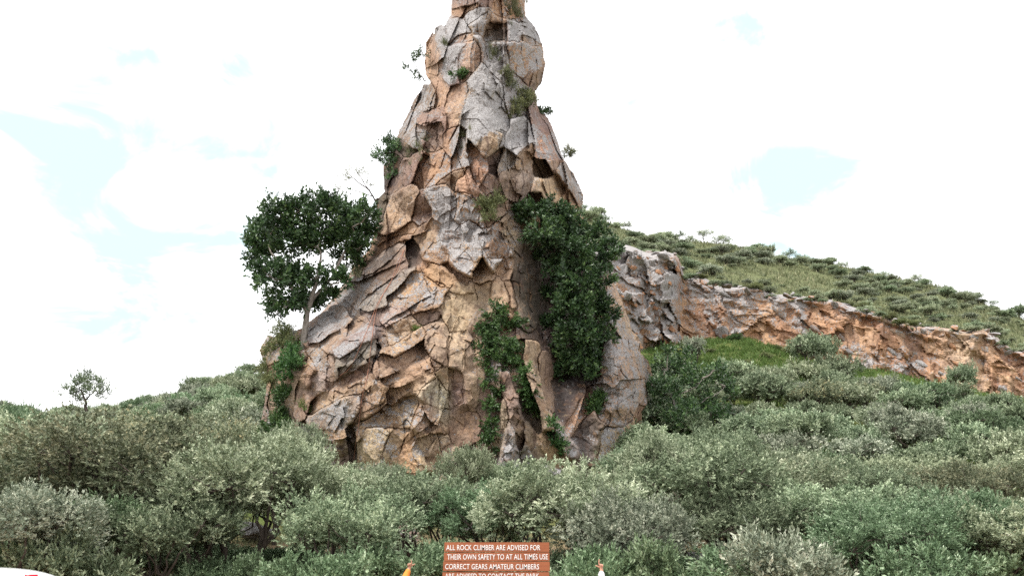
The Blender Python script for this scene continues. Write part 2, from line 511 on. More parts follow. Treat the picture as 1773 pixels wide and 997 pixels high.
# region, tint, lichen, proud (m), slope (up-facing > 0, overhang < 0), side turn (right-facing > 0), outline
BL = """
1 b .3 .1 .1 -.2|720,-40 925,-40 922,40 830,45 735,65 722,40
1 b .1 .0 .1 .0|930,-40 1040,-40 1010,60 930,55
1 o .4 .2 .2 .2|1045,-40 1280,-40 1290,110 1240,170 1140,150 1045,120
1 o .15 .1 .4 -.1|705,135 740,70 915,30 915,55 820,110 800,140
1 g 1 .3 .6 -.1|810,125 840,90 965,55 1005,60 1000,90 845,190 825,180
1 t .7 .3 .5 .3|845,195 915,120 1005,62 985,180 960,290 925,275
1 o .3 .5 .4 0|1040,115 1135,150 1130,185 1085,190 1040,180
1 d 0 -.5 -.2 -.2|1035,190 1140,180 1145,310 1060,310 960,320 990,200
1 g .9 .2 .5 .2|1140,155 1200,150 1230,210 1290,150 1340,190 1390,270 1400,340 1320,290 1260,270 1240,330 1150,310
1 b .1 -.2 -.6 .3|1255,270 1325,295 1400,345 1330,360 1250,310
1 o .72 .4 .3 .2|1150,320 1250,320 1330,355 1405,345 1420,420 1440,490 1330,540 1280,600 1220,560 1160,480
1 b .0 .1 -1. .5|1440,492 1420,560 1405,630 1350,695 1300,650 1275,615 1335,545
1 g .9 .2 .4 -.2|970,345 1050,320 1070,400 1060,480 1000,470 975,400
1 g .95 .3 .4 .1|1060,320 1130,310 1150,400 1150,460 1170,550 1080,540 1060,490 1075,400
1 o .1 .1 -.1 -.7|590,210 525,330 508,470 515,580 560,640 600,700 590,830 660,820 700,700 640,600 640,450 600,330 580,260
1 g .8 .5 .2 -.3|590,210 650,190 680,260 650,350 640,450 610,390 585,290
1 g 1 .5 .7 0|670,175 740,135 810,140 850,230 760,280 700,330 680,250
1 o .1 .1 -.5 0|700,335 760,285 830,265 870,310 800,325 740,325
1 g .85 .7 .25 -.2|640,600 650,500 690,370 745,330 840,322 780,400 765,560 770,640 730,648 670,620
1 t .3 .35 .0 .2|785,395 845,325 910,330 945,400 940,490 880,560 850,610 790,630 770,560
1 g .8 .6 .4 .4|905,285 925,275 975,350 985,450 1050,580 1100,640 950,480 940,390
1 g .97 .9 .45 .25|850,610 940,490 985,455 1060,590 1105,660 1115,760 1170,920 1170,1080 1110,1140 1010,1110 960,1160 900,1230 830,1190 800,1250 760,1230 760,1100 780,900 840,780 830,680
1 t .1 .4 .1 -.4|670,830 690,720 750,655 840,640 850,700 800,790 770,960 690,997 680,900
1 b .5 .1 .3 -.6|500,650 560,640 600,700 590,830 470,870 440,1000 450,1100 390,1180 300,1060 320,990 380,880 430,760
1 b .2 .4 .1 -.2|450,900 500,860 665,825 670,930 680,990 640,1060 560,1100 480,1080 445,1000
1 g .9 .2 .5 .3|1100,640 1180,570 1240,620 1320,680 1300,800 1340,960 1350,1060 1260,890 1170,920 1120,760
1 b .1 .1 .2 .6|1320,700 1360,780 1450,900 1500,1000 1420,1040 1310,900 1300,800
2 d .05 -.1 -.8 -.3|295,165 390,230 430,270 390,320 310,270
2 b .4 .2 .2 -.2|440,60 530,90 520,180 460,200 440,130
2 b .15 .1 -.1 0|530,70 640,50 660,110 655,240 600,270 540,220 500,190
2 b .25 .3 .2 -.3|290,420 350,350 450,300 460,360 420,480 360,540 310,490
2 d .05 .1 .0 -.4|190,380 290,270 330,300 300,420 310,500 350,540 270,600 200,590 195,470
2 o .15 .2 .3 -.2|680,0 770,0 740,120 660,290 640,380 580,460 480,560 430,520 470,400 560,320 640,250 660,120
2 o .7 .6 .4 -.3|760,60 830,110 820,230 830,340 830,400 740,420 640,480 590,540 550,560 600,440 660,330 700,220 740,140
2 y .1 1.0 -.9 .1|905,240 950,160 1020,110 1110,140 1100,180 1060,260 990,315 940,290
2 o .35 .4 .1 .3|840,180 900,240 940,290 990,380 990,440 930,530 890,490 880,380 830,280
2 g .95 .7 .5 .2|1130,150 1170,100 1170,30 1270,0 1310,60 1350,180 1350,220 1280,240 1210,300 1130,300 1115,230
2 y .05 .5 -.7 .1|1230,290 1280,240 1340,210 1350,290 1300,360 1220,420 1200,380
2 g .6 .5 .1 -.2|1115,240 1205,300 1200,380 1070,440 1060,400 1090,300
2 d .05 -.2 -.1 .1|1000,330 1070,270 1110,240 1060,430 1070,480 1000,440
2 b .05 .1 -.5 0|1060,450 1200,380 1250,360 1220,440 1160,500 1190,570 1250,620 1130,620 1090,530
2 p .1 .3 .2 .3|1220,450 1340,350 1350,480 1320,560 1270,640 1200,570 1170,500
2 o .55 .3 .3 .5|1310,0 1440,0 1530,200 1570,320 1540,340 1450,350 1370,320 1360,230 1340,130
2 b 0 -.7 -.5 .1|1345,335 1440,340 1470,380 1490,450 1435,485 1350,465 1340,400
2 y .1 .5 -.3 .1|1450,350 1555,335 1545,400 1500,450 1470,390
2 t .1 .1 .3 .2|1350,480 1430,490 1510,460 1550,500 1590,580 1540,650 1420,650 1330,580
2 b .6 .2 .3 .6|1520,420 1575,330 1640,430 1700,540 1735,640 1690,700 1640,600 1560,510
2 o .15 .1 .3 .4|1560,520 1640,610 1690,700 1760,850 1770,1000 1600,990 1540,660 1590,590
2 d 0 -.3 -.6 0|1300,610 1400,590 1420,650 1380,670 1310,640
2 d .1 .2 .2 -.4|120,640 190,600 230,620 210,720 180,800 130,780 150,720
2 t .12 .7 .0 -.1|260,590 460,540 460,580 430,660 410,810 300,890 200,920 130,900 200,850 230,700
2 b .3 .3 -.1 .2|440,640 490,580 530,680 560,740 540,800 460,830 420,800 440,720
2 o .85 .8 .5 .0|500,600 560,560 600,540 680,530 740,600 760,680 740,760 640,830 590,770 560,690
2 y .1 .5 -.8 .1|600,540 740,430 830,410 810,470 740,520 740,600 680,530
2 o .25 .4 .2 .2|830,400 880,480 890,500 930,580 1000,680 960,700 880,620 800,590 750,580 770,500
2 p .1 .2 .2 -.2|940,560 1000,440 1070,490 1110,610 1070,640 1010,670 960,600
2 o .7 .6 .4 .1|760,600 850,600 920,680 950,780 960,870 850,810 760,830 750,760
2 g .9 .9 .4 -.1|640,840 760,830 800,900 780,960 740,1000 650,990 620,940
2 g .85 .7 .4 .2|790,870 850,800 960,870 980,930 960,1000 880,980 800,960
2 b .2 .1 .0 .2|1100,800 1170,730 1210,760 1260,850 1250,920 1180,1000 1110,920
2 o .7 .4 .4 .2|970,960 1080,800 1110,930 1180,990 1150,1100 1000,1100 960,1030
2 o .1 .3 .4 -.2|130,930 300,890 420,820 450,850 420,930 300,1030 180,1050 150,980
2 y .2 .4 .2 -.1|420,930 470,860 560,790 620,830 630,940 560,990 480,1000
2 b .1 .1 .0 .2|900,600 1090,520 1130,640 1160,720 1090,800 1000,840 950,760
3 o .1 .3 .4 -.3|1000,560 1110,470 1240,400 1400,380 1380,420 1290,440 1130,530 1000,640 980,600
3 g .15 .45 .5 -.3|1030,640 1130,530 1290,440 1340,450 1240,560 1100,660 1040,680
3 b .1 .3 .2 -.3|1100,680 1240,570 1340,470 1380,520 1380,600 1300,660 1200,740 1120,780 1110,720
3 k 0 -.5 -.2 -.3|1350,440 1390,420 1440,470 1430,580 1380,640 1350,560
3 g .2 .6 .6 -.3|1000,880 1070,830 1200,740 1310,660 1400,640 1330,740 1200,850 1050,970 1020,950
3 b .35 .3 .2 -.4|860,870 950,760 1090,680 1110,770 1070,830 990,890 950,900 960,990 920,990 890,900
3 y .2 .5 .1 -.1|1390,400 1450,380 1530,330 1600,400 1590,480 1480,500 1440,470
3 o .5 .9 -.1 .0|1470,520 1560,480 1660,540 1650,600 1600,620 1540,590
3 o .05 .4 .5 .0|1500,640 1540,600 1640,620 1700,700 1740,740 1650,770 1560,740 1490,700
3 o .48 .5 .4 -.1|1290,740 1380,680 1470,670 1560,760 1640,800 1610,900 1500,960 1400,990 1350,900 1200,860 1290,800
4 t .75 1.0 .3 -.1|315,200 340,130 430,80 500,85 540,130 530,190 490,270 460,330 400,300 345,260
4 b .1 .5 -.9 .0|340,260 400,310 460,330 440,380 370,340
4 t .7 .9 .2 .1|545,100 600,20 680,20 750,90 760,180 700,170 660,220 610,290 570,240 550,170
4 y .2 .5 .0 .2|640,270 700,180 765,180 760,260 740,330 690,350 650,310
4 t .05 .2 .2 .0|470,290 545,200 600,290 620,320 590,350 530,380 480,340
4 t .15 .6 .2 .1|590,460 620,380 650,325 690,370 720,430 730,490 680,500 600,500
4 o .1 .4 .1 .4|690,355 740,350 760,450 780,530 740,520 725,440
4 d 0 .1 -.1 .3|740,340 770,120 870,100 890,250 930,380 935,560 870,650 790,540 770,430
4 t .35 .4 .1 .2|640,0 800,-10 820,20 770,110 760,150 720,40 660,0
4 o .08 .35 .3 .1|100,270 150,240 300,230 340,330 370,350 300,360 260,400 200,330
4 b .1 .4 -.6 .1|70,580 140,560 240,570 270,560 240,620 150,650 100,640
4 y .15 .6 .1 .1|360,370 430,330 470,370 480,430 380,440 350,410
4 t .04 .2 .1 .1|270,560 300,460 380,440 500,440 510,520 440,640 430,700 320,700 330,650 270,640
4 y .1 .15 .0 .1|140,660 260,590 310,700 300,800 280,930 200,880 150,820
4 t .03 .4 .05 .1|325,705 430,690 410,960 320,950 300,830
4 b .03 .25 .0 .2|440,700 510,530 530,570 490,620 490,780 500,1000 420,990
4 b .05 .2 .0 .2|500,380 590,350 600,500 580,600 530,570 510,520 500,440
5 p .25 .6 .5 -.2|1000,50 1100,0 1230,0 1240,20 1150,60 1050,120 1010,80
5 t .22 .5 .0 .1|1050,130 1240,20 1310,100 1200,190 1130,250 1080,260
5 t .4 .8 .5 -.1|1010,310 1080,270 1330,130 1360,180 1340,220 1240,280 1120,350 1100,310
5 y .1 .5 -.1 .1|1000,330 1100,350 1240,290 1360,210 1380,340 1300,390 1130,450 1000,500 960,430
5 g .35 1.0 .5 -.2|640,290 700,240 920,70 970,120 975,190 860,240 700,360
5 g .22 .9 .0 -.1|680,370 740,350 960,210 985,230 980,320 930,380 690,480 675,430
5 b .1 .6 -.8 .0|700,530 930,390 960,370 940,470 740,550 690,560
5 o .1 .6 .4 -.1|1030,520 1130,470 1390,355 1425,440 1300,500 1180,570 1060,540
5 o .15 .5 .1 .0|1060,620 1180,570 1420,470 1440,500 1300,600 1150,640 1100,720
5 o .1 .5 .3 .1|1400,370 1480,410 1440,450 1410,420
5 y .05 .4 -.2 .2|1440,460 1500,430 1570,450 1550,600 1510,600 1450,500
5 w .12 .6 .1 .1|1340,580 1440,510 1510,600 1540,690 1510,760 1420,720 1350,700
5 o .1 .6 .4 -.2|480,700 560,640 740,560 860,520 940,480 950,540 870,610 740,650 560,740 490,780
5 p .45 .7 .1 -.1|490,800 570,740 740,650 865,630 870,740 800,830 740,890 600,890 500,840
5 o .25 .7 .2 -.1|880,620 1000,540 1060,600 1030,680 1000,760 900,820 810,860 860,740
5 t .42 .8 .3 -.1|800,860 900,810 1000,760 1150,690 1250,660 1290,720 1250,860 1100,950 1050,1010 850,1010 820,930
5 t .2 .5 .0 .1|1260,840 1340,700 1500,750 1500,850 1390,920 1280,960
5 o .05 .8 .7 .0|1390,920 1500,860 1520,900 1490,930 1400,930
5 t .3 .6 .1 .1|1300,970 1390,940 1510,960 1560,1080 1500,1180 1300,1180 1250,1060
5 b .02 .25 .0 .2|1580,450 1640,470 1650,560 1680,700 1600,700 1550,800 1530,700 1560,600
5 t .02 .3 .05 .15|1650,460 1680,250 1770,200 1770,700 1690,700 1650,560
5 b .02 .3 .1 .2|1550,830 1610,710 1690,720 1760,820 1770,900 1680,970 1570,990
5 o .3 .9 .5 -.2|570,920 740,890 760,950 660,980 580,960
5 d .05 .4 -.1 .0|750,890 800,860 830,960 800,1000 760,960
5 y .55 .5 .1 -.2|480,330 560,290 600,400 590,430 530,460 500,390
5 y .2 .6 .5 -.3|530,250 640,170 760,130 740,220 640,290 560,290
5 g .6 .6 .3 -.3|510,200 560,140 640,130 690,130 600,180 540,240
5 g .5 .6 .2 -.2|599,50 660,60 695,110 640,130 580,80
5 g .35 .5 .1 -.2|665,0 740,0 765,60 740,120 700,110 660,40
5 b .1 .5 .4 -.2|780,110 860,50 900,30 920,70 800,160 760,190
5 d .05 .2 -.1 .0|870,0 1000,0 1050,130 1060,260 1000,230 980,130
5 d .1 .7 .0 -.2|360,400 410,340 440,350 430,440 380,480
5 o .05 .5 .1 -.2|440,440 470,360 520,460 480,490 470,580 430,580
5 g .1 .5 .0 -.2|480,490 600,430 600,560 560,620 480,580
5 b .1 .5 .0 .1|600,430 640,350 670,480 690,560 620,610 600,560
5 b .0 .3 .0 -.2|360,600 410,570 430,650 400,780 350,790
5 b .05 .4 .0 -.1|430,600 480,590 530,620 490,680 440,740 430,680
5 d .0 .1 .0 .1|980,210 1000,320 960,420 940,470 980,330
5 y .1 .1 .0 -.4|230,560 340,520 360,640 340,800 250,820 200,700
5 y .4 .1 .3 -.5|80,290 150,170 230,200 200,330 110,370
6 t .08 1.2 .1 -.5|640,100 690,0 720,10 760,160 800,300 820,440 850,580 850,640 800,640 770,500 700,290 670,180
6 b .05 .7 .0 .4|770,100 800,90 840,230 880,330 880,480 830,490 800,330 770,180
6 k 0 .2 .1 -.2|860,270 1040,250 1130,330 1060,460 960,600 900,520 890,360
6 o .25 .35 .1 -.2|1130,360 1180,390 1110,540 1020,680 950,640 1060,470 1070,420
6 d .05 .3 .0 -.2|1020,690 1110,560 1180,530 1260,600 1240,700 1200,830 1180,880 1080,800
6 t .6 .4 .1 -.3|1290,130 1320,0 1440,0 1490,80 1520,180 1560,300 1540,440 1500,520 1460,560 1410,610 1340,610 1230,560 1290,400 1240,320 1300,240
6 t .66 .3 .1 .3|1480,0 1530,20 1540,70 1600,105 1585,160 1640,200 1630,260 1590,300 1600,360 1560,300 1520,170 1500,90
6 t .6 .5 .2 -.2|1240,640 1340,620 1410,620 1500,560 1530,580 1500,650 1420,740 1390,820 1400,860 1330,840 1220,840 1250,720
6 o .05 .3 -.5 .3|1500,530 1540,430 1530,560 1480,690 1400,870 1390,790 1440,700 1500,620
6 b .05 .5 .0 .2|520,440 540,200 590,360 620,450 620,560 580,620 540,560
6 t .05 .6 .1 .0|480,420 540,450 540,560 460,800 440,900 390,790 470,560
6 g .55 .9 .2 .2|450,930 500,700 540,575 580,680 600,800 610,830 560,960
6 b .05 .7 .0 .2|590,740 590,620 630,560 660,700 630,800
6 b .05 .8 .1 .1|660,600 690,580 750,660 780,780 840,900 760,880 660,740
6 g .9 1.1 .4 .0|610,810 680,740 750,800 830,890 900,970 700,960 640,860
6 o .1 .9 .0 .2|790,660 850,650 920,790 940,890 860,900 800,780
6 g .7 .9 .3 .0|910,600 940,590 970,650 1070,770 1070,810 990,810 940,680
6 b .05 .3 .0 -.2|280,310 330,560 340,800 390,780 480,420 300,300
6 w .2 .5 .2 .2|0,230 60,250 70,430 50,600 0,560
6 t .35 .6 .2 .1|-20,640 60,700 130,860 130,960 0,1050
6 d .0 .3 .0 .0|340,790 400,780 440,900 440,980 340,980
6 d .0 .0 .0 .0|620,420 660,180 700,290 770,500 790,640 750,650 690,570
6 b .0 -.1 .0 .1|540,190 560,0 640,0 640,100 670,180 640,330 600,360
7 t .4 .8 .2 -.2|1230,100 1290,0 1400,0 1440,40 1400,160 1340,300 1300,340 1240,260
7 t .42 .8 .2 .1|1400,10 1560,0 1640,100 1560,200 1480,300 1320,350 1340,300
7 o .1 .7 .2 .1|1560,30 1700,0 1690,160 1640,240 1570,330 1400,350 1480,300
7 y .1 .6 .0 .2|1690,160 1760,60 1800,200 1760,260 1680,230
7 d .0 .2 .0 .0|1160,40 1220,0 1220,250 1180,250
7 b .15 .6 -.1 -.1|1000,90 1150,80 1180,160 1160,250 1060,200
7 g .9 .9 .6 .0|1500,320 1590,330 1580,380 1500,350
"""


def densify(pts, step):
    out = []
    n = len(pts)
    for i in range(n):
        a, b = np.array(pts[i], float), np.array(pts[(i + 1) % n], float)
        k = max(1, int(np.hypot(*(b - a)) / step))
        for j in range(k):
            out.append(a + (b - a) * j / k)
    return np.array(out)


def in_poly(q, poly):
    x, y = q[:, 0], q[:, 1]
    r = np.zeros(len(q), bool)
    n = len(poly)
    j = n - 1
    for i in range(n):
        xi, yi = poly[i]; xj, yj = poly[j]
        cond = ((yi > y) != (yj > y)) & (x < (xj - xi) * (y - yi) / (yj - yi + 1e-12) + xi)
        r ^= cond
        j = i
    return r


def edge_dist(q, poly):
    d = np.full(len(q), 1e9)
    n = len(poly)
    for i in range(n):
        a, b = poly[i], poly[(i + 1) % n]
        ab = b - a
        t = np.clip(((q - a) @ ab) / (ab @ ab + 1e-12), 0, 1)
        d = np.minimum(d, np.hypot(*(q - (a + t[:, None] * ab)).T))
    return d



GS = 1.25                                    # grid of the rock face, in pixels of the photograph
GX = np.arange(425, 1150, GS); GY = np.arange(-56, 872, GS)
PX, PY = np.meshgrid(GX, GY)
SH = PX.shape
flat = np.column_stack([PX.ravel(), PY.ravel(), np.zeros(PX.size)])
wpx = PX.ravel() + fbm(flat, 1 / 26, 3, 71) * 1.3 + fbm(flat, 1 / 7, 2, 72) * 0.7
wpy = PY.ravel() + fbm(flat, 1 / 26, 3, 73) * 1.3 + fbm(flat, 1 / 7, 2, 74) * 0.7
Q = np.column_stack([wpx, wpy])
blocks = []
for line in [l for l in BL.strip().split('\n') if l]:
    head, body = line.split('|')
    r, tk, li, d, sv, su = head.split()
    x0, y0, s = REG[int(r)]
    pts = np.array([[float(v) for v in p.split(',')] for p in body.split()]) / s + [x0, y0]
    ar = abs(np.sum(pts[:, 0] * np.roll(pts[:, 1], -1) - np.roll(pts[:, 0], -1) * pts[:, 1])) / 2
    blocks.append(dict(p=pts, t=tk, l=float(li), d=float(d), sv=float(sv), su=float(su), a=ar, c=pts.mean(0)))
blocks.sort(key=lambda b: -b['a'])
lab = np.full(len(Q), -1)
for i, b in enumerate(blocks):
    lo, hi = b['p'].min(0), b['p'].max(0)
    near = np.where((Q[:, 0] >= lo[0]) & (Q[:, 0] <= hi[0]) & (Q[:, 1] >= lo[1]) & (Q[:, 1] <= hi[1]))[0]
    lab[near[in_poly(Q[near], b['p'])]] = i
inpoly = lab >= 0
wl = np.interp(wpy, _ly, _lx); wr_ = np.interp(wpy, _ry, _rx)
mask = ((wpx > wl) & (wpx < wr_)) | inpoly
# gaps go to the nearest block, wide gaps to blocks of their own
dist = np.where(inpoly, 0, 1e9)
for i, b in enumerate(blocks):
    lo, hi = b['p'].min(0) - 34, b['p'].max(0) + 34
    near = np.where(~inpoly & mask & (Q[:, 0] >= lo[0]) & (Q[:, 0] <= hi[0]) & (Q[:, 1] >= lo[1]) & (Q[:, 1] <= hi[1]))[0]
    if len(near) == 0: continue
    e = edge_dist(Q[near], b['p'])
    up = e < dist[near]
    dist[near[up]] = e[up]; lab[near[up]] = i
free = mask & (dist > 13)
fr = np.where(free)[0]
rs = np.random.default_rng(5)
sd_ = Q[fr[rs.choice(len(fr), 72, replace=False)]]
kq = np.argmin((((Q[fr][:, None, :] - sd_[None]) * [1.25, 0.8]) ** 2).sum(-1), 1)
lab[fr] = len(blocks) + kq
for c in sd_:
    shade = 'd' if 880 < c[0] < 1050 and c[1] > 420 else rs.choice(['b', 'o', 'b', 'y'])  # fill in the recess gets a dark tint: shade put into the colour
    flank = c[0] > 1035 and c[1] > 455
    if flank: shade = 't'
    blocks.append(dict(p=None, t=shade, l=0.42 if flank else 0.1 if shade == 'd' else float(rs.uniform(0.05, 0.5)), d=float(rs.uniform(-0.1, 0.35)), sv=float(rs.uniform(0, .4)),
                       su=float(rs.uniform(-.3, .3)), a=2200, c=c))
lab[~mask] = -1
MPP = 41.5 / FPX
pro = np.zeros(len(Q)); tint = np.zeros((len(Q), 3)); lich = np.zeros(len(Q))
for i, b in enumerate(blocks):
    ix = np.where(lab == i)[0]
    if len(ix) == 0: continue
    rng = np.random.default_rng(1000 + i)
    uv = (Q[ix] - b['c']) * [MPP, -MPP]
    p_ = b['d'] + np.clip(b['sv'] * 0.5 * -uv[:, 1], -1.3, 1.3) - np.clip((b['su'] * 1.2 + rng.normal(0, 0.28)) * uv[:, 0], -1.3, 1.3)
    ns = max(3, int(b['a'] * MPP * MPP * 1.1))
    lo, hi = uv.min(0), uv.max(0)
    seeds = rng.uniform(lo, hi, (ns, 2)); sl = rng.normal(0, 0.5, (ns, 2)); of = rng.normal(0, 0.06, ns)
    dl = uv[:, None, :] - seeds[None]
    pl = of + (dl * sl).sum(-1) - 0.10 * (dl ** 2).sum(-1)
    p_ = p_ + np.clip(pl.max(1), -0.5, 0.5) * 0.9
    k = np.argmin((dl ** 2).sum(-1), 1)
    p_ = p_ + rng.normal(0, 0.05, ns)[k]
    pro[ix] = p_
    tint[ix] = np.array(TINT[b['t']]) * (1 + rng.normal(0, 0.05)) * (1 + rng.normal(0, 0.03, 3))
    lich[ix] = b['l']


def blur(a, r, wgt):
    """Box blur of a grid over the cells with weight."""
    def box(x):
        for ax in (0, 1):
            c_ = np.cumsum(np.pad(x, [(r + 1, r) if q == ax else (0, 0) for q in range(x.ndim)], mode='edge'), axis=ax)
            n_ = x.shape[ax]
            x = (np.take(c_, np.arange(2 * r + 1, 2 * r + 1 + n_), ax) - np.take(c_, np.arange(0, n_), ax)) / (2 * r + 1)
        return x
    w2 = wgt if a.ndim == 2 else wgt[..., None]
    return box(a * w2) / np.maximum(box(w2 * np.ones_like(a)), 1e-6)


MK = mask.reshape(SH).astype(float)
LB = lab.reshape(SH)
PR = pro.reshape(SH)
soft = np.clip(fbm(flat, 1 / 45, 3, 81).reshape(SH) * 0.9 + 0.22, 0.0, 0.85)
PR = PR * (1 - soft) + blur(blur(PR, 2, MK), 2, MK) * soft
# joints between the blocks
bd = np.zeros(SH, bool)
bd[:, 1:] |= LB[:, 1:] != LB[:, :-1]; bd[:, :-1] |= LB[:, 1:] != LB[:, :-1]
bd[1:] |= LB[1:] != LB[:-1]; bd[:-1] |= LB[1:] != LB[:-1]
joint = np.clip(fbm(flat, 1 / 38, 3, 83).reshape(SH) * 1.7 + 0.28, 0.0, 1)
near1 = blur(bd.astype(float), 1, np.ones(SH))
near3 = blur(near1, 3, np.ones(SH))
PR -= joint * (bd * 0.12 + near1 * 0.03 + near3 * 0.01)
w3 = np.column_stack([PX.ravel() * MPP, -PY.ravel() * MPP, np.zeros(PX.size)])
PR += (fbm(w3, 0.42, 3, 91) * 0.25 + fbm(w3, 1.5, 2, 93) * 0.03 + fbm(w3, 5.0, 3, 95) * 0.04).reshape(SH)
TI = tint.reshape(*SH, 3)
tm = soft[..., None]
TIb = blur(blur(TI, 7, MK), 7, MK)
TI = TI * (0.62 * (1 - tm)) + TIb * (1 - 0.62 * (1 - tm))
LI = lich.reshape(SH)
LI = LI * (0.7 * (1 - soft)) + blur(blur(LI, 5, MK), 5, MK) * (1 - 0.7 * (1 - soft))
LI = blur(LI, 3, MK)
LI = np.clip(LI - 0.5 * near1 * joint, 0, 1.2)
# broken facets over everything: long upright joints on the tower, tilted beds on the left foot
sl_, sr_ = sil(PY.ravel())
fan = (PX.ravel() - (sl_ + sr_) / 2) / ((sr_ - sl_) / 2) * (90 + 0.25 * (sr_ - sl_)) * MPP
upr = np.column_stack([fan, -PY.ravel() * MPP * 0.24])
ang = math.radians(32)
qx, qy = PX.ravel() * MPP, -PY.ravel() * MPP
bed = np.column_stack([(qx * math.cos(ang) + qy * math.sin(ang)) * 0.5, -qx * math.sin(ang) + qy * math.cos(ang)])
leftfoot = np.clip((760 - PX.ravel()) / 50, 0, 1) * np.clip((PY.ravel() - 410) / 40, 0, 1)


def cells(um, cell_, amp_, off_, sd_n):
    um = um / cell_
    cx_, cy_ = np.floor(um[:, 0]), np.floor(um[:, 1])
    best = np.full(len(um), 1e9); val = np.zeros(len(um))
    for dx in (-1, 0, 1):
        for dy in (-1, 0, 1):
            gx_, gy_ = cx_ + dx, cy_ + dy
            z_ = gx_ * 0
            sx_ = gx_ + _hash(gx_, gy_, z_, sd_n); sy_ = gy_ + _hash(gx_, gy_, z_, sd_n + 1)
            d_ = (um[:, 0] - sx_) ** 2 + (um[:, 1] - sy_) ** 2
            v_ = ((_hash(gx_, gy_, z_, sd_n + 2) - .5) * 2 * amp_ * (um[:, 0] - sx_) + (_hash(gx_, gy_, z_, sd_n + 3) - .5) * 2 * amp_ * (um[:, 1] - sy_)) * cell_ + (_hash(gx_, gy_, z_, sd_n + 4) - .5) * 2 * off_
            up_ = d_ < best
            best[up_] = d_[up_]; val[up_] = v_[up_]
    return val


wob = np.column_stack([fbm(w3, 1.3, 2, 211), fbm(w3, 1.3, 2, 212)]) * 0.07
up_dn = cells(upr + wob, 1.25, 0.58, 0.24, 221) + cells(upr * [1, 1.5] + wob, 0.5, 0.34, 0.04, 231)
bd_dn = cells(bed + wob, 1.5, 0.40, 0.17, 241) + cells(bed * [1.4, 1] + wob, 0.40, 0.4, 0.04, 251)
fine = cells(w3[:, :2] * [1, 0.8] + wob, 0.34, 0.62, 0.055, 261)
patch = np.clip(fbm(w3, 0.5, 3, 270) * 1.3 + 0.50, 0.12, 0.9)
# the plain tan wall in the middle: only long upright flutes
wall_ = np.exp(-(((PX.ravel() - 808) / 62) ** 4)) * np.clip((PY.ravel() - 500) / 40, 0, 1)
wall_ *= np.clip(fbm(w3, 0.35, 2, 281) + 0.9, 0, 1)
patch = np.maximum(patch, 1.0 * np.clip((PX.ravel() - 1050) / 25, 0, 1))
patch = patch * (1 - 0.8 * wall_)
PR = PR * (1 - 0.55 * wall_.reshape(SH)) + 0.55 * wall_.reshape(SH) * blur(blur(PR, 9, MK), 9, MK)
PR += (wall_ * fbm(np.column_stack([fan * 2.2, -PY.ravel() * MPP * 0.16, 0 * fan]), 1, 3, 282) * 0.16).reshape(SH)
PR += ((up_dn * (1 - leftfoot) + bd_dn * leftfoot) * patch + fine * np.clip(fbm(w3, 0.8, 2, 271) * 1.5 + 0.5, 0.1, 1)).reshape(SH)
YG = np.minimum(Fs(PX, PY), YC + 0.3) - PR
VG = Pn(PX.ravel(), PY.ravel(), YG.ravel())
cell = (lab.reshape(SH)[:-1, :-1] >= 0) & (MK[1:, :-1] > 0) & (MK[:-1, 1:] > 0) & (MK[1:, 1:] > 0)
ncol = SH[1]
ci, cj = np.where(cell)
q0 = ci * ncol + cj
quads = np.stack([q0, q0 + ncol, q0 + ncol + 1, q0 + 1], 1)
qlab = LB[:-1, :-1][cell]
TIf, LIf = TI.reshape(-1, 3), LI.ravel()
order_ = np.argsort(qlab, kind='stable')
bounds = np.searchsorted(qlab[order_], np.arange(len(blocks) + 1))
camv = np.array(CAM)
for i, b in enumerate(blocks):
    fq = quads[order_[bounds[i]:bounds[i + 1]]]
    if len(fq) < 14:
        if len(fq): b['few'] = fq
        continue
    ids, inv = np.unique(fq.ravel(), return_inverse=True)
    fq2 = inv.reshape(-1, 4)
    front = VG[ids]
    e = np.concatenate([fq2[:, [0, 1]], fq2[:, [1, 2]], fq2[:, [2, 3]], fq2[:, [3, 0]]])
    key = e[:, 0] * 1000003 + e[:, 1]
    rev = e[:, 1] * 1000003 + e[:, 0]
    rim = e[~np.isin(rev, key)]
    rid, rinv = np.unique(rim.ravel(), return_inverse=True)
    rr = rinv.reshape(-1, 2)
    base = front[rid]
    dr = base - camv; dr /= np.linalg.norm(dr, axis=1)[:, None]
    cen = front.mean(0)
    back = base + dr * 1.5
    back = back + (cen - back) * np.array([0.12, 0, 0.12])
    n0, n1 = len(front), len(rid)
    V = np.concatenate([front, back, [back.mean(0)]])
    side = np.column_stack([rim[:, 1], rim[:, 0], n0 + rr[:, 0], n0 + rr[:, 1]])
    tri = [(n0 + a_, n0 + b_, n0 + n1) for b_, a_ in rr]
    F = [tuple(x) for x in fq2] + [tuple(x) for x in side] + tri
    tl = np.concatenate([TIf[ids], np.tile(TIf[ids].mean(0), (n1 + 1, 1))])
    ll = np.concatenate([LIf[ids], np.full(n1 + 1, b['l'] * 0.4)])
    me = mesh_np('rock_block', V - TO, F, M_ROCK, False, dict(tint=tl, lich=ll))
    link('rock_block', me, tower)
add_bvh(VG, np.concatenate([quads[:, [0, 1, 2]], quads[:, [0, 2, 3]]]))
BVH = BVHTree.FromPolygons([tuple(v) for v in np.concatenate(bv)], [tuple(int(x) for x in t) for t in np.concatenate(bt)])


def on_tower(px, py, off=0.0):
    """Point of the tower's surface seen at a pixel of the photograph."""
    d = pdir(px, py).normalized()
    hit = BVH.ray_cast(CAM, d)
    if hit[0] is None:
        return P(px, py, float(Fs(px, py)) - off)
    return hit[0] - d * off
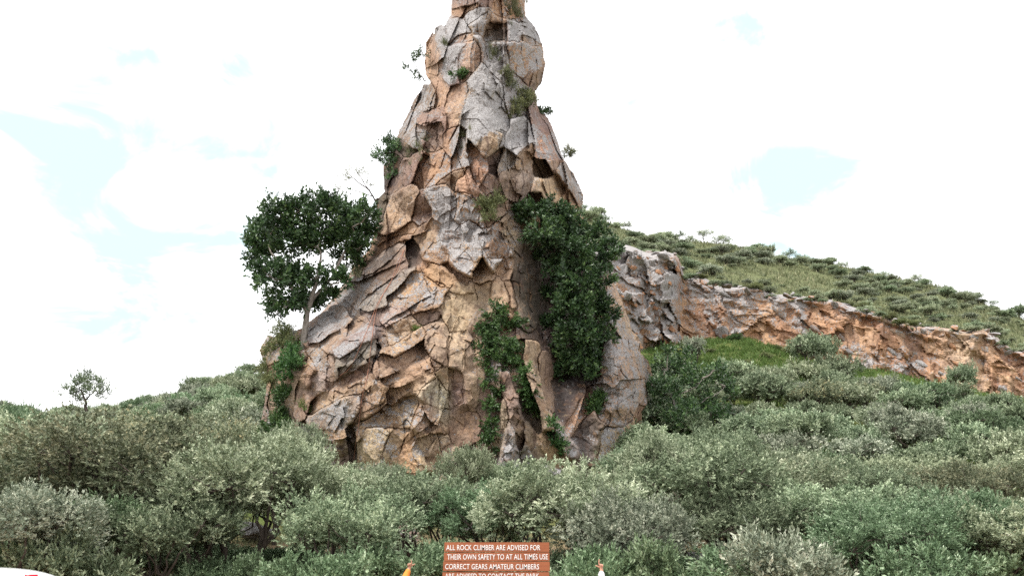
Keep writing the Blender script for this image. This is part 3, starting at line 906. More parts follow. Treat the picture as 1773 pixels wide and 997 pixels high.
# ------------------------------------------------------------------ the red cliff on the right
c_px = np.arange(1025, 1975, 3.0)
f_py = np.interp(c_px, [1000, 1060, 1170, 1300, 1400, 1500, 1600, 1773, 1950], [646, 646, 614, 610, 634, 654, 668, 700, 750])
t_py = np.interp(c_px, [960, 1020, 1060, 1090, 1120, 1168, 1176, 1185, 1270, 1330, 1400, 1480, 1560, 1620, 1700, 1773, 1950],
                 [425, 420, 430, 436, 440, 438, 446, 480, 488, 500, 512, 536, 558, 564, 578, 606, 664])
c_D = np.interp(c_px, [1025, 1060, 1165, 1182, 1300, 1400, 1600, 1773, 1950], [71, 71.5, 74.5, 77.6, 78.6, 77.8, 75.8, 74.0, 72.5])
t_py = t_py + fbm(np.column_stack([c_px / 45, 0 * c_px, 0 * c_px]), 1, 4, 111) * 9
ledge_ = np.clip(fbm(np.column_stack([c_px / 30, 0 * c_px, 0 * c_px]), 1, 3, 112) * 1.3 + 0.45, 0, 1.4)
nt_ = 78
tt = np.linspace(-0.12, 1, nt_)
PXc = np.repeat(c_px[None], nt_, 0)
PYc = f_py + (t_py - f_py) * tt[:, None]
Dc_ = c_D + 0.9 + 1.3 * tt[:, None]
lastback = np.clip((tt - 0.965) / 0.035, 0, 1)[:, None]
U = (PXc - 1025) * 75 / FPX
Vv = -PYc * 75 / FPX
uv = np.column_stack([U.ravel(), Vv.ravel()])
uw = uv + np.column_stack([fbm(np.column_stack([uv, 0 * uv[:, 0]]), 0.5, 3, 101), fbm(np.column_stack([uv, 0 * uv[:, 0]]), 0.5, 3, 102)]) * 0.5
rng = np.random.default_rng(8)


def facets(uw, n, ani, sl, hgt, rng):
    lo, hi = uw.min(0), uw.max(0)
    sd = rng.uniform(lo, hi, (n, 2))
    g = rng.normal(0, sl, (n, 2)); o = rng.normal(0, hgt, n)
    res = np.zeros(len(uw)); kk = np.zeros(len(uw), int)
    for a in range(0, len(uw), 4000):
        d = (uw[a:a + 4000, None, :] - sd[None])
        k = np.argmin(((d * ani) ** 2).sum(-1), 1)
        kk[a:a + 4000] = k
        dd = d[np.arange(len(k)), k]
        res[a:a + 4000] = o[k] + (dd * g[k]).sum(1)
    return res, kk


sh_ = np.array([[0.87, 0.5], [-0.5, 0.87]])
f1, k1 = facets(uw @ sh_.T, 150, np.array([1.0, 0.5]), 0.30, 0.28, rng)
f2, k2 = facets(uw @ sh_.T, 1500, np.array([1.3, 0.6]), 0.45, 0.16, rng)
butt = np.clip((1178 - PXc.ravel()) / 14, 0, 1)
colu = np.clip((PXc.ravel() - 1690) / 40, 0, 1)
smoothz = np.clip(1 - np.abs(PXc.ravel() - 1290) / 110, 0, 1)
c3 = np.column_stack([uv, 0 * uv[:, 0]])
pro_c = f1 * 0.5 * (1 - 0.3 * smoothz) + f2 * 0.55 * (1 - 0.3 * smoothz + 1.4 * butt) + fbm(c3, 0.18, 3, 105) * 0.7 + fbm(c3, 2.5, 3, 106) * 0.13 + fbm(np.column_stack([uw[:, 0] * 0.5 + uw[:, 1] * 0.2, uw[:, 1] * 2.6 + uw[:, 0] * 0.9, 0 * uw[:, 0]]), 1, 4, 108) * 0.22 * (1 - butt) + fbm(np.column_stack([uw[:, 0] * 1.5, uw[:, 1] * 0.25, 0 * uw[:, 0]]), 1, 3, 109) * 0.28 * (1 - butt)
pro_c += colu * fbm(np.column_stack([uv[:, 0] * 1.6, uv[:, 1] * 0.15, 0 * uv[:, 0]]), 1, 3, 107) * 0.6
pro_c += np.clip(1 - np.abs(tt[:, None] - 0.93) / 0.06, 0, 1).repeat(len(c_px), 1).ravel() * 0.5 * np.tile(ledge_, nt_)   # the hard cap rock stands out
pro_c = pro_c * (1 - 0.25 * (1 - butt))
Yc_ = (Dc_ + lastback * (82.3 - Dc_)).ravel() - pro_c * (1 - 0.7 * lastback.repeat(len(c_px), 1).ravel())
Vk = Pn(PXc.ravel(), PYc.ravel(), Yc_)
pal = np.array([(0.41, 0.265, 0.175), (0.36, 0.205, 0.135), (0.45, 0.31, 0.21), (0.27, 0.17, 0.125), (0.38, 0.225, 0.145)])
tk_ = pal[(k2 * 7 + 3) % 5] * 0.5 + pal[(k1 * 3 + 1) % 5] * 0.5
sm = smoothz[:, None]
tk_ = tk_ * (1 - 0.7 * sm) + np.array([0.40, 0.245, 0.15]) * 0.7 * sm
pale_z = np.clip(1 - np.abs(PXc.ravel() - 1665) / 60, 0, 1)[:, None]
tk_ = tk_ * (1 - 0.75 * pale_z) + np.array([0.46, 0.37, 0.28]) * 0.75 * pale_z
li_ = 0.10 + 0.5 * np.clip((tt - 0.76) / 0.15, 0, 1)[:, None].repeat(len(c_px), 1).ravel() * np.clip(0.6 + fbm(c3, 0.35, 3, 113), 0.1, 1.2) + 0.36 * butt + 0.15 * ((k2 % 5) == 0) + 0.45 * np.clip(fbm(c3, 0.22, 3, 115) - 0.1, 0, 1)
ncc = len(c_px)
ii = (np.arange(nt_ - 1)[:, None] * ncc + np.arange(ncc - 1)[None]).ravel()
Fk = np.stack([ii, ii + 1, ii + ncc + 1, ii + ncc], 1)
cliff = tag(link('cliff', mesh_np('cliff', Vk, Fk, M_CLIFF, False, dict(tint=tk_, lich=li_))), kind='structure')


def hull_rock(rng, n=16, sq=(1, 1, 1), tint=(0.3, 0.26, 0.23), lich=0.6, mat=None, name='rock', jit=0.28):
    bm = bmesh.new()
    for _ in range(n):
        v = rng.normal(0, 1, 3); v /= np.linalg.norm(v)
        bm.verts.new(v * (1 + rng.uniform(-jit, jit)) * np.array(sq))
    r = bmesh.ops.convex_hull(bm, input=bm.verts)
    bmesh.ops.delete(bm, geom=[g for g in r['geom_interior'] if isinstance(g, bmesh.types.BMVert)], context='VERTS')
    bmesh.ops.recalc_face_normals(bm, faces=bm.faces)
    bmesh.ops.bevel(bm, geom=bm.edges[:], offset=0.05, segments=1, affect='EDGES')
    me = bpy.data.meshes.new(name)
    bm.to_mesh(me); bm.free()
    nv = len(me.vertices)
    a = me.attributes.new('tint', 'FLOAT_COLOR', 'POINT'); a.data.foreach_set('color', np.tile(np.array([*tint, 1], np.float32), nv))
    a = me.attributes.new('lich', 'FLOAT', 'POINT'); a.data.foreach_set('value', np.full(nv, lich, np.float32))
    me.materials.append(mat or M_CLIFF)
    return me


rng = np.random.default_rng(21)
caps = [hull_rock(rng, 14, (1, 0.9, 0.6), t, l) for t, l in (((0.3, 0.27, 0.25), 0.85), ((0.34, 0.24, 0.18), 0.6), ((0.26, 0.2, 0.17), 0.7), ((0.36, 0.2, 0.12), 0.25), ((0.3, 0.27, 0.25), 0.95))]
CB = BVHTree.FromPolygons([tuple(v) for v in Vk], [tuple(int(q) for q in f) for f in Fk])


def cliff_point(px, py):
    hit = CB.ray_cast(CAM, pdir(px, py).normalized())
    return hit[0] if hit[0] is not None else P(px, py, 77)


for i in range(78):   # cap rocks along the rim
    px = 1180 + 700 * i / 78 + rng.uniform(-5, 5)
    py = float(np.interp(px, c_px, t_py)) + rng.uniform(-4, 16)
    o = link('rock', caps[rng.integers(0, 5)], cliff, cliff_point(px, py))
    s = rng.uniform(0.18, 0.5)
    o.scale = (s * rng.uniform(1, 1.9), s, s * rng.uniform(0.5, 1.0)); o.rotation_euler = (rng.uniform(-.3, .3), rng.uniform(0, .5), rng.uniform(0, 6.28))
for i in range(95):   # tilted slabs of the broken buttress
    px = rng.uniform(1056, 1180); py = rng.uniform(436, 600)
    if py > float(np.interp(px, c_px, f_py)): continue
    o = link('rock', caps[rng.integers(0, 5)], cliff, cliff_point(px, py))
    s = rng.uniform(0.16, 0.42)
    o.scale = (s * rng.uniform(.6, 1.0), s * 0.8, s * rng.uniform(1.3, 2.6)); o.rotation_euler = (rng.uniform(-.3, .3), rng.uniform(-.75, -.15), rng.uniform(-.5, .5))
for px, py, s, k in [(1148, 446, 0.75, 4), (1162, 455, 0.6, 0), (1135, 440, 0.5, 0), (1248, 575, 0.85, 0), (1262, 580, 0.7, 1), (1275, 572, 0.4, 2), (1068, 520, .6, 4), (1085, 512, .5, 4)]:
    o = link('rock', caps[k], cliff, cliff_point(px, py))
    o.scale = (s, s, s * (0.7 if py < 470 else 1.5)); o.rotation_euler = (0, rng.uniform(-.2, .2), rng.uniform(0, 3))
for i in range(40):   # ledges and loose pieces on the red face
    px = rng.uniform(1190, 1780); f = rng.uniform(0.15, 0.9)
    py = float(np.interp(px, c_px, f_py) * (1 - f) + np.interp(px, c_px, t_py) * f)
    o = link('rock', caps[[1, 2, 3, 3][rng.integers(0, 4)]], cliff, cliff_point(px, py))
    s = rng.uniform(0.2, 0.5)
    o.scale = (s * 1.4, s * 0.7, s); o.rotation_euler = (rng.uniform(-.3, .3), rng.uniform(0.2, .9), rng.uniform(-.4, .4))


# ------------------------------------------------------------------ foliage
def leaf_mat(name, stops, rough=0.6, trans=0.14, spec=0.25):
    m, h = new_mat(name)
    tone = h.n('ShaderNodeAttribute', attribute_name='tone').outputs['Fac']
    oi = h.n('ShaderNodeObjectInfo').outputs['Random']
    c = h.ramp(h.math('ADD', tone, h.math('MULTIPLY', h.math('SUBTRACT', oi, 0.5), 0.16)), stops)
    hs = h.n('ShaderNodeHueSaturation')
    h.t.links.new(c, hs.inputs['Color'])
    h.t.links.new(h.maprange(oi, 0, 1, 0.485, 0.515, False), hs.inputs['Hue'])
    h.t.links.new(h.maprange(h.math('FRACT', h.math('MULTIPLY', oi, 7.3)), 0, 1, 0.82, 1.15, False), hs.inputs['Value'])
    b = h.n('ShaderNodeBsdfPrincipled')
    h.t.links.new(hs.outputs[0], b.inputs['Base Color'])
    b.inputs['Roughness'].default_value = rough
    b.inputs['Specular IOR Level'].default_value = spec
    t = h.n('ShaderNodeBsdfTranslucent')
    h.t.links.new(hs.outputs[0], t.inputs['Color'])
    mx = h.n('ShaderNodeMixShader'); mx.inputs[0].default_value = trans
    h.t.links.new(b.outputs[0], mx.inputs[1]); h.t.links.new(t.outputs[0], mx.inputs[2])
    o = h.n('ShaderNodeOutputMaterial'); h.t.links.new(mx.outputs[0], o.inputs[0])
    return m


LM = dict(
    mid=leaf_mat('grey_green_leaves', [(0.0, (0.054, 0.082, 0.040)), (0.4, (0.141, 0.194, 0.113)), (0.7, (0.293, 0.364, 0.230)), (1.0, (0.543, 0.611, 0.427))]),
    pale=leaf_mat('pale_grey_leaves', [(0.0, (0.068, 0.095, 0.048)), (0.4, (0.190, 0.236, 0.140)), (0.7, (0.380, 0.432, 0.290)), (1.0, (0.633, 0.674, 0.494))]),
    silver=leaf_mat('silver_leaves', [(0.0, (0.060, 0.080, 0.052)), (0.4, (0.160, 0.195, 0.133)), (0.7, (0.330, 0.365, 0.271)), (1.0, (0.560, 0.580, 0.465))]),
    yellow=leaf_mat('leaves_with_dry_flowers', [(0.0, (0.050, 0.067, 0.033)), (0.4, (0.129, 0.160, 0.092)), (0.7, (0.259, 0.283, 0.179)), (0.92, (0.379, 0.381, 0.239)), (1.0, (0.479, 0.412, 0.239))]),
    dark=leaf_mat('dark_green_leaves', [(0.0, (0.054, 0.091, 0.043)), (0.5, (0.126, 0.191, 0.099)), (0.85, (0.234, 0.322, 0.186)), (1.0, (0.451, 0.543, 0.371))]),
    fig=leaf_mat('glossy_fig_leaves', [(0.0, (0.023, 0.048, 0.021)), (0.5, (0.045, 0.095, 0.035)), (0.85, (0.087, 0.161, 0.051)), (1.0, (0.160, 0.252, 0.090))], 0.38, 0.15, 0.45),
    vine=leaf_mat('bright_vine_leaves', [(0.0, (0.024, 0.056, 0.017)), (0.5, (0.052, 0.117, 0.033)), (1.0, (0.112, 0.196, 0.056))], 0.45, 0.2, 0.4),
    olive=leaf_mat('olive_leaves', [(0.0, (0.070, 0.084, 0.035)), (0.5, (0.140, 0.168, 0.070)), (1.0, (0.308, 0.322, 0.154))]),
    grass=leaf_mat('green_grass', [(0.0, (0.069, 0.123, 0.028)), (0.5, (0.121, 0.209, 0.049)), (0.8, (0.207, 0.271, 0.088)), (1.0, (0.321, 0.295, 0.155))], 0.6, 0.25),
    dry=leaf_mat('dry_grass', [(0.0, (0.085, 0.10, 0.05)), (0.5, (0.16, 0.175, 0.09)), (1.0, (0.31, 0.29, 0.18))], 0.6, 0.25),
)


def bark_mat(name, c1, c2):
    m, h = new_mat(name)
    pos = h.n('ShaderNodeNewGeometry').outputs['Position']
    n = h.noise(h.mapping(pos, (14, 14, 3)), 1.0, 6, 0.65)
    finish(m, h, h.ramp(n, [(0.35, c1), (0.65, c2)]), 0.9, n, 0.6, 0.02, 0.1)
    return m


M_BARK = bark_mat('dark_bark', (0.035, 0.028, 0.024), (0.115, 0.095, 0.08))
M_PALEBARK = bark_mat('pale_bark', (0.17, 0.15, 0.13), (0.36, 0.33, 0.30))


def unit(v):
    return v / np.maximum(np.linalg.norm(v, axis=-1, keepdims=True), 1e-9)


def foliage(rng, lobes, clusters, sprigs, leaves, L, Wd, slen, up=0.6, spread=0.42, inner=0.25, zmin=-0.45, droop=0.0, tip=0.3):
    """Leaf quads on sprigs on clusters spread over the lobes. Returns V, F, tone."""
    lobes = [(np.asarray(c, float), float(r)) for c, r in lobes]
    tot = sum(r * r for c, r in lobes)
    Cc, Dd, Rr = [], [], []
    for c, r in lobes:
        n = max(3, int(round(clusters * r * r / tot)))
        d = unit(rng.normal(0, 1, (n * 3, 3))); d = d[d[:, 2] > zmin][:n]
        rad = r * np.where(rng.random(len(d)) < inner, rng.uniform(0.2, 0.75, len(d)), rng.uniform(0.78, 1.0, len(d)))
        Cc.append(c + d * rad[:, None]); Dd.append(d); Rr.append(np.full(len(d), r))
    Cc, Dd, Rr = np.concatenate(Cc), np.concatenate(Dd), np.concatenate(Rr)
    nC = len(Cc)
    ctone = rng.normal(0, 0.13, nC)
    # sprigs
    k = np.repeat(np.arange(nC), sprigs)
    sb = Cc[k] + rng.normal(0, 1, (len(k), 3)) * (Rr[k] * spread * 0.5)[:, None]
    ax = unit(Dd[k] * 0.75 + np.array([0, 0, up]) + rng.normal(0, 0.42, (len(k), 3)) - np.array([0, 0, droop]))
    sl = slen * rng.uniform(0.55, 1.25, len(k))
    st = ctone[k] + rng.normal(0, 0.13, len(k))
    # leaves
    j = np.repeat(np.arange(len(k)), leaves)
    u = np.tile((np.arange(leaves) + 0.5) / leaves, len(k))
    a = ax[j]
    perp = unit(np.cross(a, rng.normal(0, 1, (len(j), 3))))
    ld = unit(a * (0.35 + 0.75 * u)[:, None] + perp * (1.05 - 0.55 * u)[:, None])
    p = sb[j] + a * (sl[j] * u)[:, None]
    side = unit(np.cross(ld, perp + rng.normal(0, 0.35, (len(j), 3)))) 
    ll = (L * rng.uniform(0.7, 1.25, len(j)))[:, None]
    ww = (Wd * rng.uniform(0.75, 1.2, len(j)))[:, None]
    nrm = np.cross(side, ld)
    V = np.stack([p, p + ld * ll * 0.5 + side * ww * 0.5 + nrm * ll * 0.05, p + ld * ll, p + ld * ll * 0.5 - side * ww * 0.5 + nrm * ll * 0.05], 1).reshape(-1, 3)
    tone = np.clip(0.36 + st[j] + tip * u * rng.uniform(0.4, 1.2, len(j)) + rng.normal(0, 0.13, len(j)), 0, 1)
    F = np.arange(len(V)).reshape(-1, 4)
    return V, F, np.repeat(tone, 4), Cc


def tubes(paths, sides=5):
    """paths: list of (points (n,3), radii (n)). Returns V, F of quads."""
    Vs, Fs_ = [], []
    off = 0
    for pts, rad in paths:
        pts = np.asarray(pts, float); rad = np.asarray(rad, float)
        tng = unit(np.gradient(pts, axis=0))
        ref = np.array([0.31, 0.95, 0.02]) if abs(tng[0][2]) > 0.8 else np.array([0, 0, 1.0])
        x = unit(np.cross(tng, ref)); y = np.cross(tng, x)
        an = np.arange(sides) * 2 * math.pi / sides
        ringv = pts[:, None, :] + rad[:, None, None] * (np.cos(an)[None, :, None] * x[:, None, :] + np.sin(an)[None, :, None] * y[:, None, :])
        Vs.append(ringv.reshape(-1, 3))
        n = len(pts)
        for i in range(n - 1):
            for k in range(sides):
                a, b = off + i * sides + k, off + i * sides + (k + 1) % sides
                Fs_.append((a, b, b + sides, a + sides))
        off += n * sides
    return np.concatenate(Vs), np.array(Fs_)


def limb(rng, a, b, r0, r1, n=6, wob=0.12, sag=0.0):
    a, b = np.asarray(a, float), np.asarray(b, float)
    t = np.linspace(0, 1, n)[:, None]
    L = np.linalg.norm(b - a)
    w = rng.normal(0, wob * L, (n, 3)) * np.sin(t * math.pi) * 0.6
    p = a + (b - a) * t + w + np.array([0, 0, -sag * L]) * np.sin(t * math.pi)
    return p, r0 + (r1 - r0) * np.linspace(0, 1, n)


def bushy(rng, R, H, nl, clusters, sprigs, leaves, L, Wd, slen, low=0.36, stems=3, tr=0.09, **kw):
    """A multi-stemmed bushy tree: (leaf V, F, tone), (wood V, F)."""
    lobes, paths = [], []
    for i in range(nl):
        an = 2 * math.pi * (i + rng.uniform(-.3, .3)) / nl * 1.618
        fr = 0.80 * R * math.sqrt((i + 0.6) / nl)
        z = H * (low + (0.80 - low) * rng.uniform(0.35, 1.0) * (1 - 0.45 * (fr / R) ** 2)) 
        lobes.append((np.array([math.cos(an) * fr, math.sin(an) * fr, z]), R * rng.uniform(0.27, 0.40)))
    V, F, tone, Cc = foliage(rng, lobes, clusters, sprigs, leaves, L, Wd, slen, **kw)
    forks = []
    for s in range(stems):
        an = rng.uniform(0, 6.28)
        base = np.array([math.cos(an), math.sin(an), 0]) * tr * 1.2 * (stems > 1)
        lean = np.array([math.cos(an), math.sin(an), 0]) * R * rng.uniform(0.1, 0.35)
        f = base + lean + np.array([0, 0, H * rng.uniform(0.26, 0.42)])
        paths.append(limb(rng, base - [0, 0, 0.4], f, tr, tr * 0.68, 7, 0.07))
        forks.append(f)
    for c, r in lobes:
        f = forks[int(np.argmin([np.linalg.norm((c - q)[:2]) for q in forks]))]
        paths.append(limb(rng, f, c, tr * 0.5, tr * 0.22, 6, 0.09, 0.06))
        near = Cc[np.argsort(np.linalg.norm(Cc - c, axis=1))[:60]]
        for q in near[rng.choice(len(near), min(6, len(near)), replace=False)]:
            paths.append(limb(rng, c, q, tr * 0.2, tr * 0.06, 4, 0.12))
    return (V, F, tone), tubes(paths)


def crown_mesh(name, leafdata, mat=None):
    V, F, tone = leafdata
    return mesh_np(name, V, F, mat or LM['mid'], False, dict(tone=tone))


def set_mat(o, m):
    o.material_slots[0].link = 'OBJECT'
    o.material_slots[0].material = m


# --- the belt of bushy trees in front
NEARV = []
for k in range(6):
    rng = np.random.default_rng(300 + k)
    lf, wd = bushy(rng, 2.0, 4.4, 14 + k % 4, 200, 17, 15, 0.075, 0.032, 0.22, low=0.43 + 0.04 * (k % 3), stems=2 + k % 3, spread=0.42, tip=0.40, up=0.35, inner=0.3)
    NEARV.append((crown_mesh('crown', lf), mesh_np('trunk', wd[0], wd[1], M_BARK, True)))
LOWV = []
for k in range(3):
    rng = np.random.default_rng(330 + k)
    lf, wd = bushy(rng, 1.1, 1.6, 10, 90, 14, 13, 0.075, 0.032, 0.22, low=0.25, stems=4, tr=0.03, spread=0.42, tip=0.40, up=0.35)
    LOWV.append((crown_mesh('crown', lf), mesh_np('trunk', wd[0], wd[1], M_BARK, True)))
LOOKS = dict(mid='grey-green', pale='pale grey', silver='silvery', yellow='dry-flowered olive', dark='dark green', olive='olive')
NG = 'bushy trees in the belt in front of the rock tower'
LG = 'low bushes filling the belt under the trees'
# px of the middle, py of the top, distance, radius, leaf colour, label
BELT = [
    (30, 842, 20, 1.6, 'silver', 'silvery bush at the left edge above the white car'),
    (215, 722, 24.5, 2.9, 'yellow', 'broad olive-grey tree dotted with dry yellow flowers, right of the white car'),
    (432, 752, 23.5, 2.2, 'pale', 'pale grey-green tree with a forked dark trunk left of the tower foot'),
    (560, 775, 25, 1.8, 'pale', 'pale feathery tree covering the lower left foot of the rock tower'),
    (618, 838, 21.5, 1.5, 'mid', 'grey-green tree behind the raised orange sleeve'),
    (735, 815, 25, 1.55, 'mid', 'grey-green tree behind the left end of the sign'),
    (828, 838, 24, 1.45, 'dark', 'darker green tree directly behind the middle of the sign'),
    (985, 798, 22.5, 1.9, 'pale', 'pale bushy tree behind the right end of the sign'),
    (1088, 850, 21, 1.45, 'silver', 'silvery bush just right of the raised white sleeve'),
    (1205, 755, 25, 2.2, 'mid', 'airy grey-green tree with a slender bent trunk right of the sign'),
    (1318, 785, 27, 1.9, 'pale', None),
    (1425, 830, 24, 1.8, 'mid', None),
    (1530, 868, 21, 1.6, 'dark', 'dark green bushy tree nearest the lower right corner, left of a second one'),
    (1650, 852, 22, 1.6, 'dark', None),
    (1745, 872, 21, 1.6, 'pale', 'pale bush at the lower right corner'),
    (100, 702, 31, 2.5, 'pale', None), (5, 722, 30, 2.3, 'pale', None), (335, 712, 30, 2.2, 'yellow', None),
    (800, 772, 33.5, 1.0, 'pale', 'small pale bush against the middle of the rock tower foot'),
    (1145, 748, 32, 1.5, 'pale', None), (1245, 740, 34, 1.7, 'mid', None), (1385, 768, 33, 1.8, 'pale', None), (1480, 790, 30, 1.7, 'mid', None),
    (1565, 785, 32, 1.9, 'pale', None), (1680, 800, 29, 1.8, 'yellow', None), (1765, 782, 33, 1.9, 'pale', None),
    (690, 858, 29, 1.2, 'mid', None), (905, 835, 30, 1.3, 'pale', None), (480, 748, 32, 1.6, 'pale', None), (1040, 815, 30, 1.4, 'pale', None),
    (255, 760, 34, 2.0, 'mid', None), (160, 770, 28, 2.0, 'yellow', None), (60, 790, 25, 1.8, 'mid', None), (390, 800, 28, 1.8, 'mid', None),
    (1600, 840, 26, 1.6, 'mid', None), (1350, 850, 30, 1.6, 'mid', None), (1150, 830, 29, 1.5, 'mid', None), (520, 735, 36, 1.2, 'pale', None),
    (1270, 850, 23.5, 1.5, 'mid', None), (1710, 850, 26, 1.6, 'pale', None), (320, 850, 22, 1.5, 'mid', None), (130, 850, 22, 1.5, 'dark', None),
    (660, 800, 34, 1.1, 'pale', None), (860, 800, 35, 1.0, 'mid', None), (1100, 770, 36, 1.3, 'mid', None), (590, 800, 31, 1.3, 'pale', None),
]
rng = np.random.default_rng(77)
for i, (px, py, D, R, st, lab_) in enumerate(BELT):
    top = P(px, py, D)
    z0 = gz(top.x, D)
    H = top.z - z0
    cm, tm_ = NEARV[i % 6]
    root = empty('bushy_tree', (top.x, D, z0))
    root.rotation_euler = (0, 0, rng.uniform(0, 6.28))
    tag(root, lab_ or f'{LOOKS[st]} bushy tree in the belt ' + ('left of the rock tower' if px < 470 else 'under the rock tower' if px < 1080 else 'below the right slope') + (', in its back rows' if D > 28 else ', near the front'), 'tree', NG)
    sc_ = (R / 2.05, R / 2.05, H / 4.15)
    o = link('crown', cm, root); o.scale = sc_; set_mat(o, LM[st])
    o = link('trunk', tm_, root); o.scale = sc_
LOW = [(150, 940, 27), (240, 945, 26.5), (310, 940, 27), (390, 950, 27), (470, 950, 26), (540, 950, 27), (700, 945, 27), (340, 972, 22), (440, 975, 21.5), (800, 945, 27), (1380, 950, 25), (1480, 955, 22), (745, 962, 21), (1010, 955, 19.5), (885, 965, 21), (640, 958, 21), (1150, 945, 20), (1590, 962, 19.5), (125, 940, 20.5), (560, 965, 20), (1318, 938, 19.5), (1210, 972, 20), (1080, 962, 21.5), (30, 930, 22), (1690, 962, 21), (950, 962, 22)]
for i, (px, py, D) in enumerate(LOW):
    top = P(px, py, D)
    z0 = gz(top.x, D)
    H = max(0.7, top.z - z0)
    cm, tm_ = LOWV[i % 3]
    root = empty('low_bush', (top.x, D, z0))
    root.rotation_euler = (0, 0, rng.uniform(0, 6.28))
    R = rng.uniform(0.8, 1.25)
    sc_ = (R / 1.05, R / 1.05, H / 1.45)
    st = ['dark', 'dark', 'mid', 'dark'][i % 4] if (px, D) != (1318, 19.5) else 'silver'
    tag(root, 'small silver bush with upright tips low in front of the slope' if (px, D) == (1318, 19.5) else f'low {LOOKS[st]} bush along the bottom, ' + ('between the car and the orange sleeve' if px < 700 else 'around the sign and the raised arms' if px < 1100 else 'right of the white sleeve'), 'bush', LG)
    o = link('crown', cm, root); o.scale = sc_; set_mat(o, LM[st])
    o = link('trunk', tm_, root); o.scale = sc_

# --- shrubs of the slopes, leaves and stems in one mesh each (they show too small for parts)
FARV = []
for k in range(6):
    rng = np.random.default_rng(400 + k)
    lf, wd = bushy(rng, 1.3, 2.3, 12, 120, 9, 10, 0.105, 0.052, 0.26, low=0.32, stems=2, tr=0.06, inner=0.25, tip=0.4, up=0.35)
    V = np.concatenate([lf[0], wd[0]]); F = np.concatenate([lf[1], wd[1] + len(lf[0])])
    me = mesh_np('shrub', V, F, LM['mid'], False, dict(tone=np.concatenate([lf[2], np.zeros(len(wd[0]))])))
    me.materials.append(M_BARK)
    me.polygons.foreach_set('material_index', np.concatenate([np.zeros(len(lf[1]), np.int32), np.ones(len(wd[1]), np.int32)]))
    FARV.append(me)
THINV = []
for k in range(4):
    rng = np.random.default_rng(450 + k)
    lf, wd = bushy(rng, 1.3, 2.6, 6, 34, 6, 7, 0.17, 0.055, 0.5, low=0.34, stems=2, tr=0.045, inner=0.3)
    V = np.concatenate([lf[0], wd[0]]); F = np.concatenate([lf[1], wd[1] + len(lf[0])])
    me = mesh_np('shrub', V, F, LM['mid'], False, dict(tone=np.concatenate([lf[2], np.zeros(len(wd[0]))])))
    me.materials.append(M_BARK)
    me.polygons.foreach_set('material_index', np.concatenate([np.zeros(len(lf[1]), np.int32), np.ones(len(wd[1]), np.int32)]))
    THINV.append(me)


def to_px(p):
    v = Vector(p) - CAM
    f = v.y * math.cos(PITCH) + v.z * math.sin(PITCH)
    u = -v.y * math.sin(PITCH) + v.z * math.cos(PITCH)
    return CX + FPX * v.x / f, CY - FPX * u / f


def scatter(rng, n, a0, a1, y0, y1, mind, ok, tries=40):
    out = []
    for _ in range(n * tries):
        if len(out) >= n: break
        Y = math.sqrt(rng.uniform(y0 * y0, y1 * y1)); a = rng.uniform(a0, a1)
        x = a * Y
        if any((x - q[0]) ** 2 + (Y - q[1]) ** 2 < mind * mind for q in out): continue
        p = (x, Y, gz(x, Y))
        if ok(*to_px(p), p): out.append(p)
    return out


def shrub(p, R, H, st, name, label, group, cat='shrub', variants=None, rng=rng):
    vs = variants or FARV
    o = link(name, vs[rng.integers(0, len(vs))], None, (p[0], p[1], p[2] - 0.1))
    o.scale = (R / 1.3, R / 1.3, H / 2.2)
    o.rotation_euler = (0, 0, rng.uniform(0, 6.28))
    set_mat(o, LM[st])
    tag(o, label, cat, group)
    return o


rng = np.random.default_rng(900)


def clear_grass(px, py, p):
    tx, ty = to_px((p[0], p[1], p[2] + 1.9))
    if 1165 < px < 1370 and 575 < py and ty < 632 + 18 * fbm(np.array([[p[0], p[1], 1.0]]), 0.3, 2, 301)[0]: return False
    if ty < float(np.interp(px, c_px, f_py)) - (14 if px > 1400 else 4): return False
    if 1430 < px < 1510 and 745 < py < 790: return False
    return True


pts = scatter(rng, 150, 0.11, 0.585, 36.5, 75.5, 1.95, clear_grass)
for p in pts:
    R = rng.uniform(0.85, 1.45)
    st = rng.choice(['mid', 'mid', 'pale', 'silver', 'yellow', 'dark'], p=[.34, .2, .2, .14, .07, .05])
    shrub(p, R, R * rng.uniform(1.25, 1.75), st, 'slope_shrub', f'{LOOKS[st]} shrub on the ' + ('upper part of the slope, just below the red cliff' if p[1] > 62 else 'middle of the slope, halfway up to the red cliff' if p[1] > 48 else 'lower part of the slope, just above the front trees'), 'shrubs on the slope below the red cliff')
# shrubs standing against the foot of the cliff
for px, py, R, H, lab_ in [(1400, 645, 1.4, 3.0, 'tall shrub against the cliff foot at the right end of the green clearing'), (1425, 640, 1.2, 2.6, 'smaller leaning shrub beside the tall one at the cliff foot'),
                           (1205, 634, 0.8, 2.0, 'upright silvery shrub standing in the green clearing'), (1668, 690, 1.0, 2.6, 'slim shrub in front of the pale cliff face on the right'),
                           (1273, 596, 0.6, 0.9, 'small round bright shrub beside grey rocks at the cliff foot')]:
    d = pdir(px, py)
    Y = 60.0
    for Yt in np.arange(45, 79, 0.4):
        q = CAM + d * (Yt / d.y)
        if q.z <= gz(q.x, Yt): Y = Yt; break
    else:
        Y = 76.5
    q = P(px, py, Y)
    shrub((q.x, Y, gz(q.x, Y)), R, H, 'vine' if px == 1273 else 'silver' if px == 1205 else 'mid', 'cliff_shrub', lab_, None)
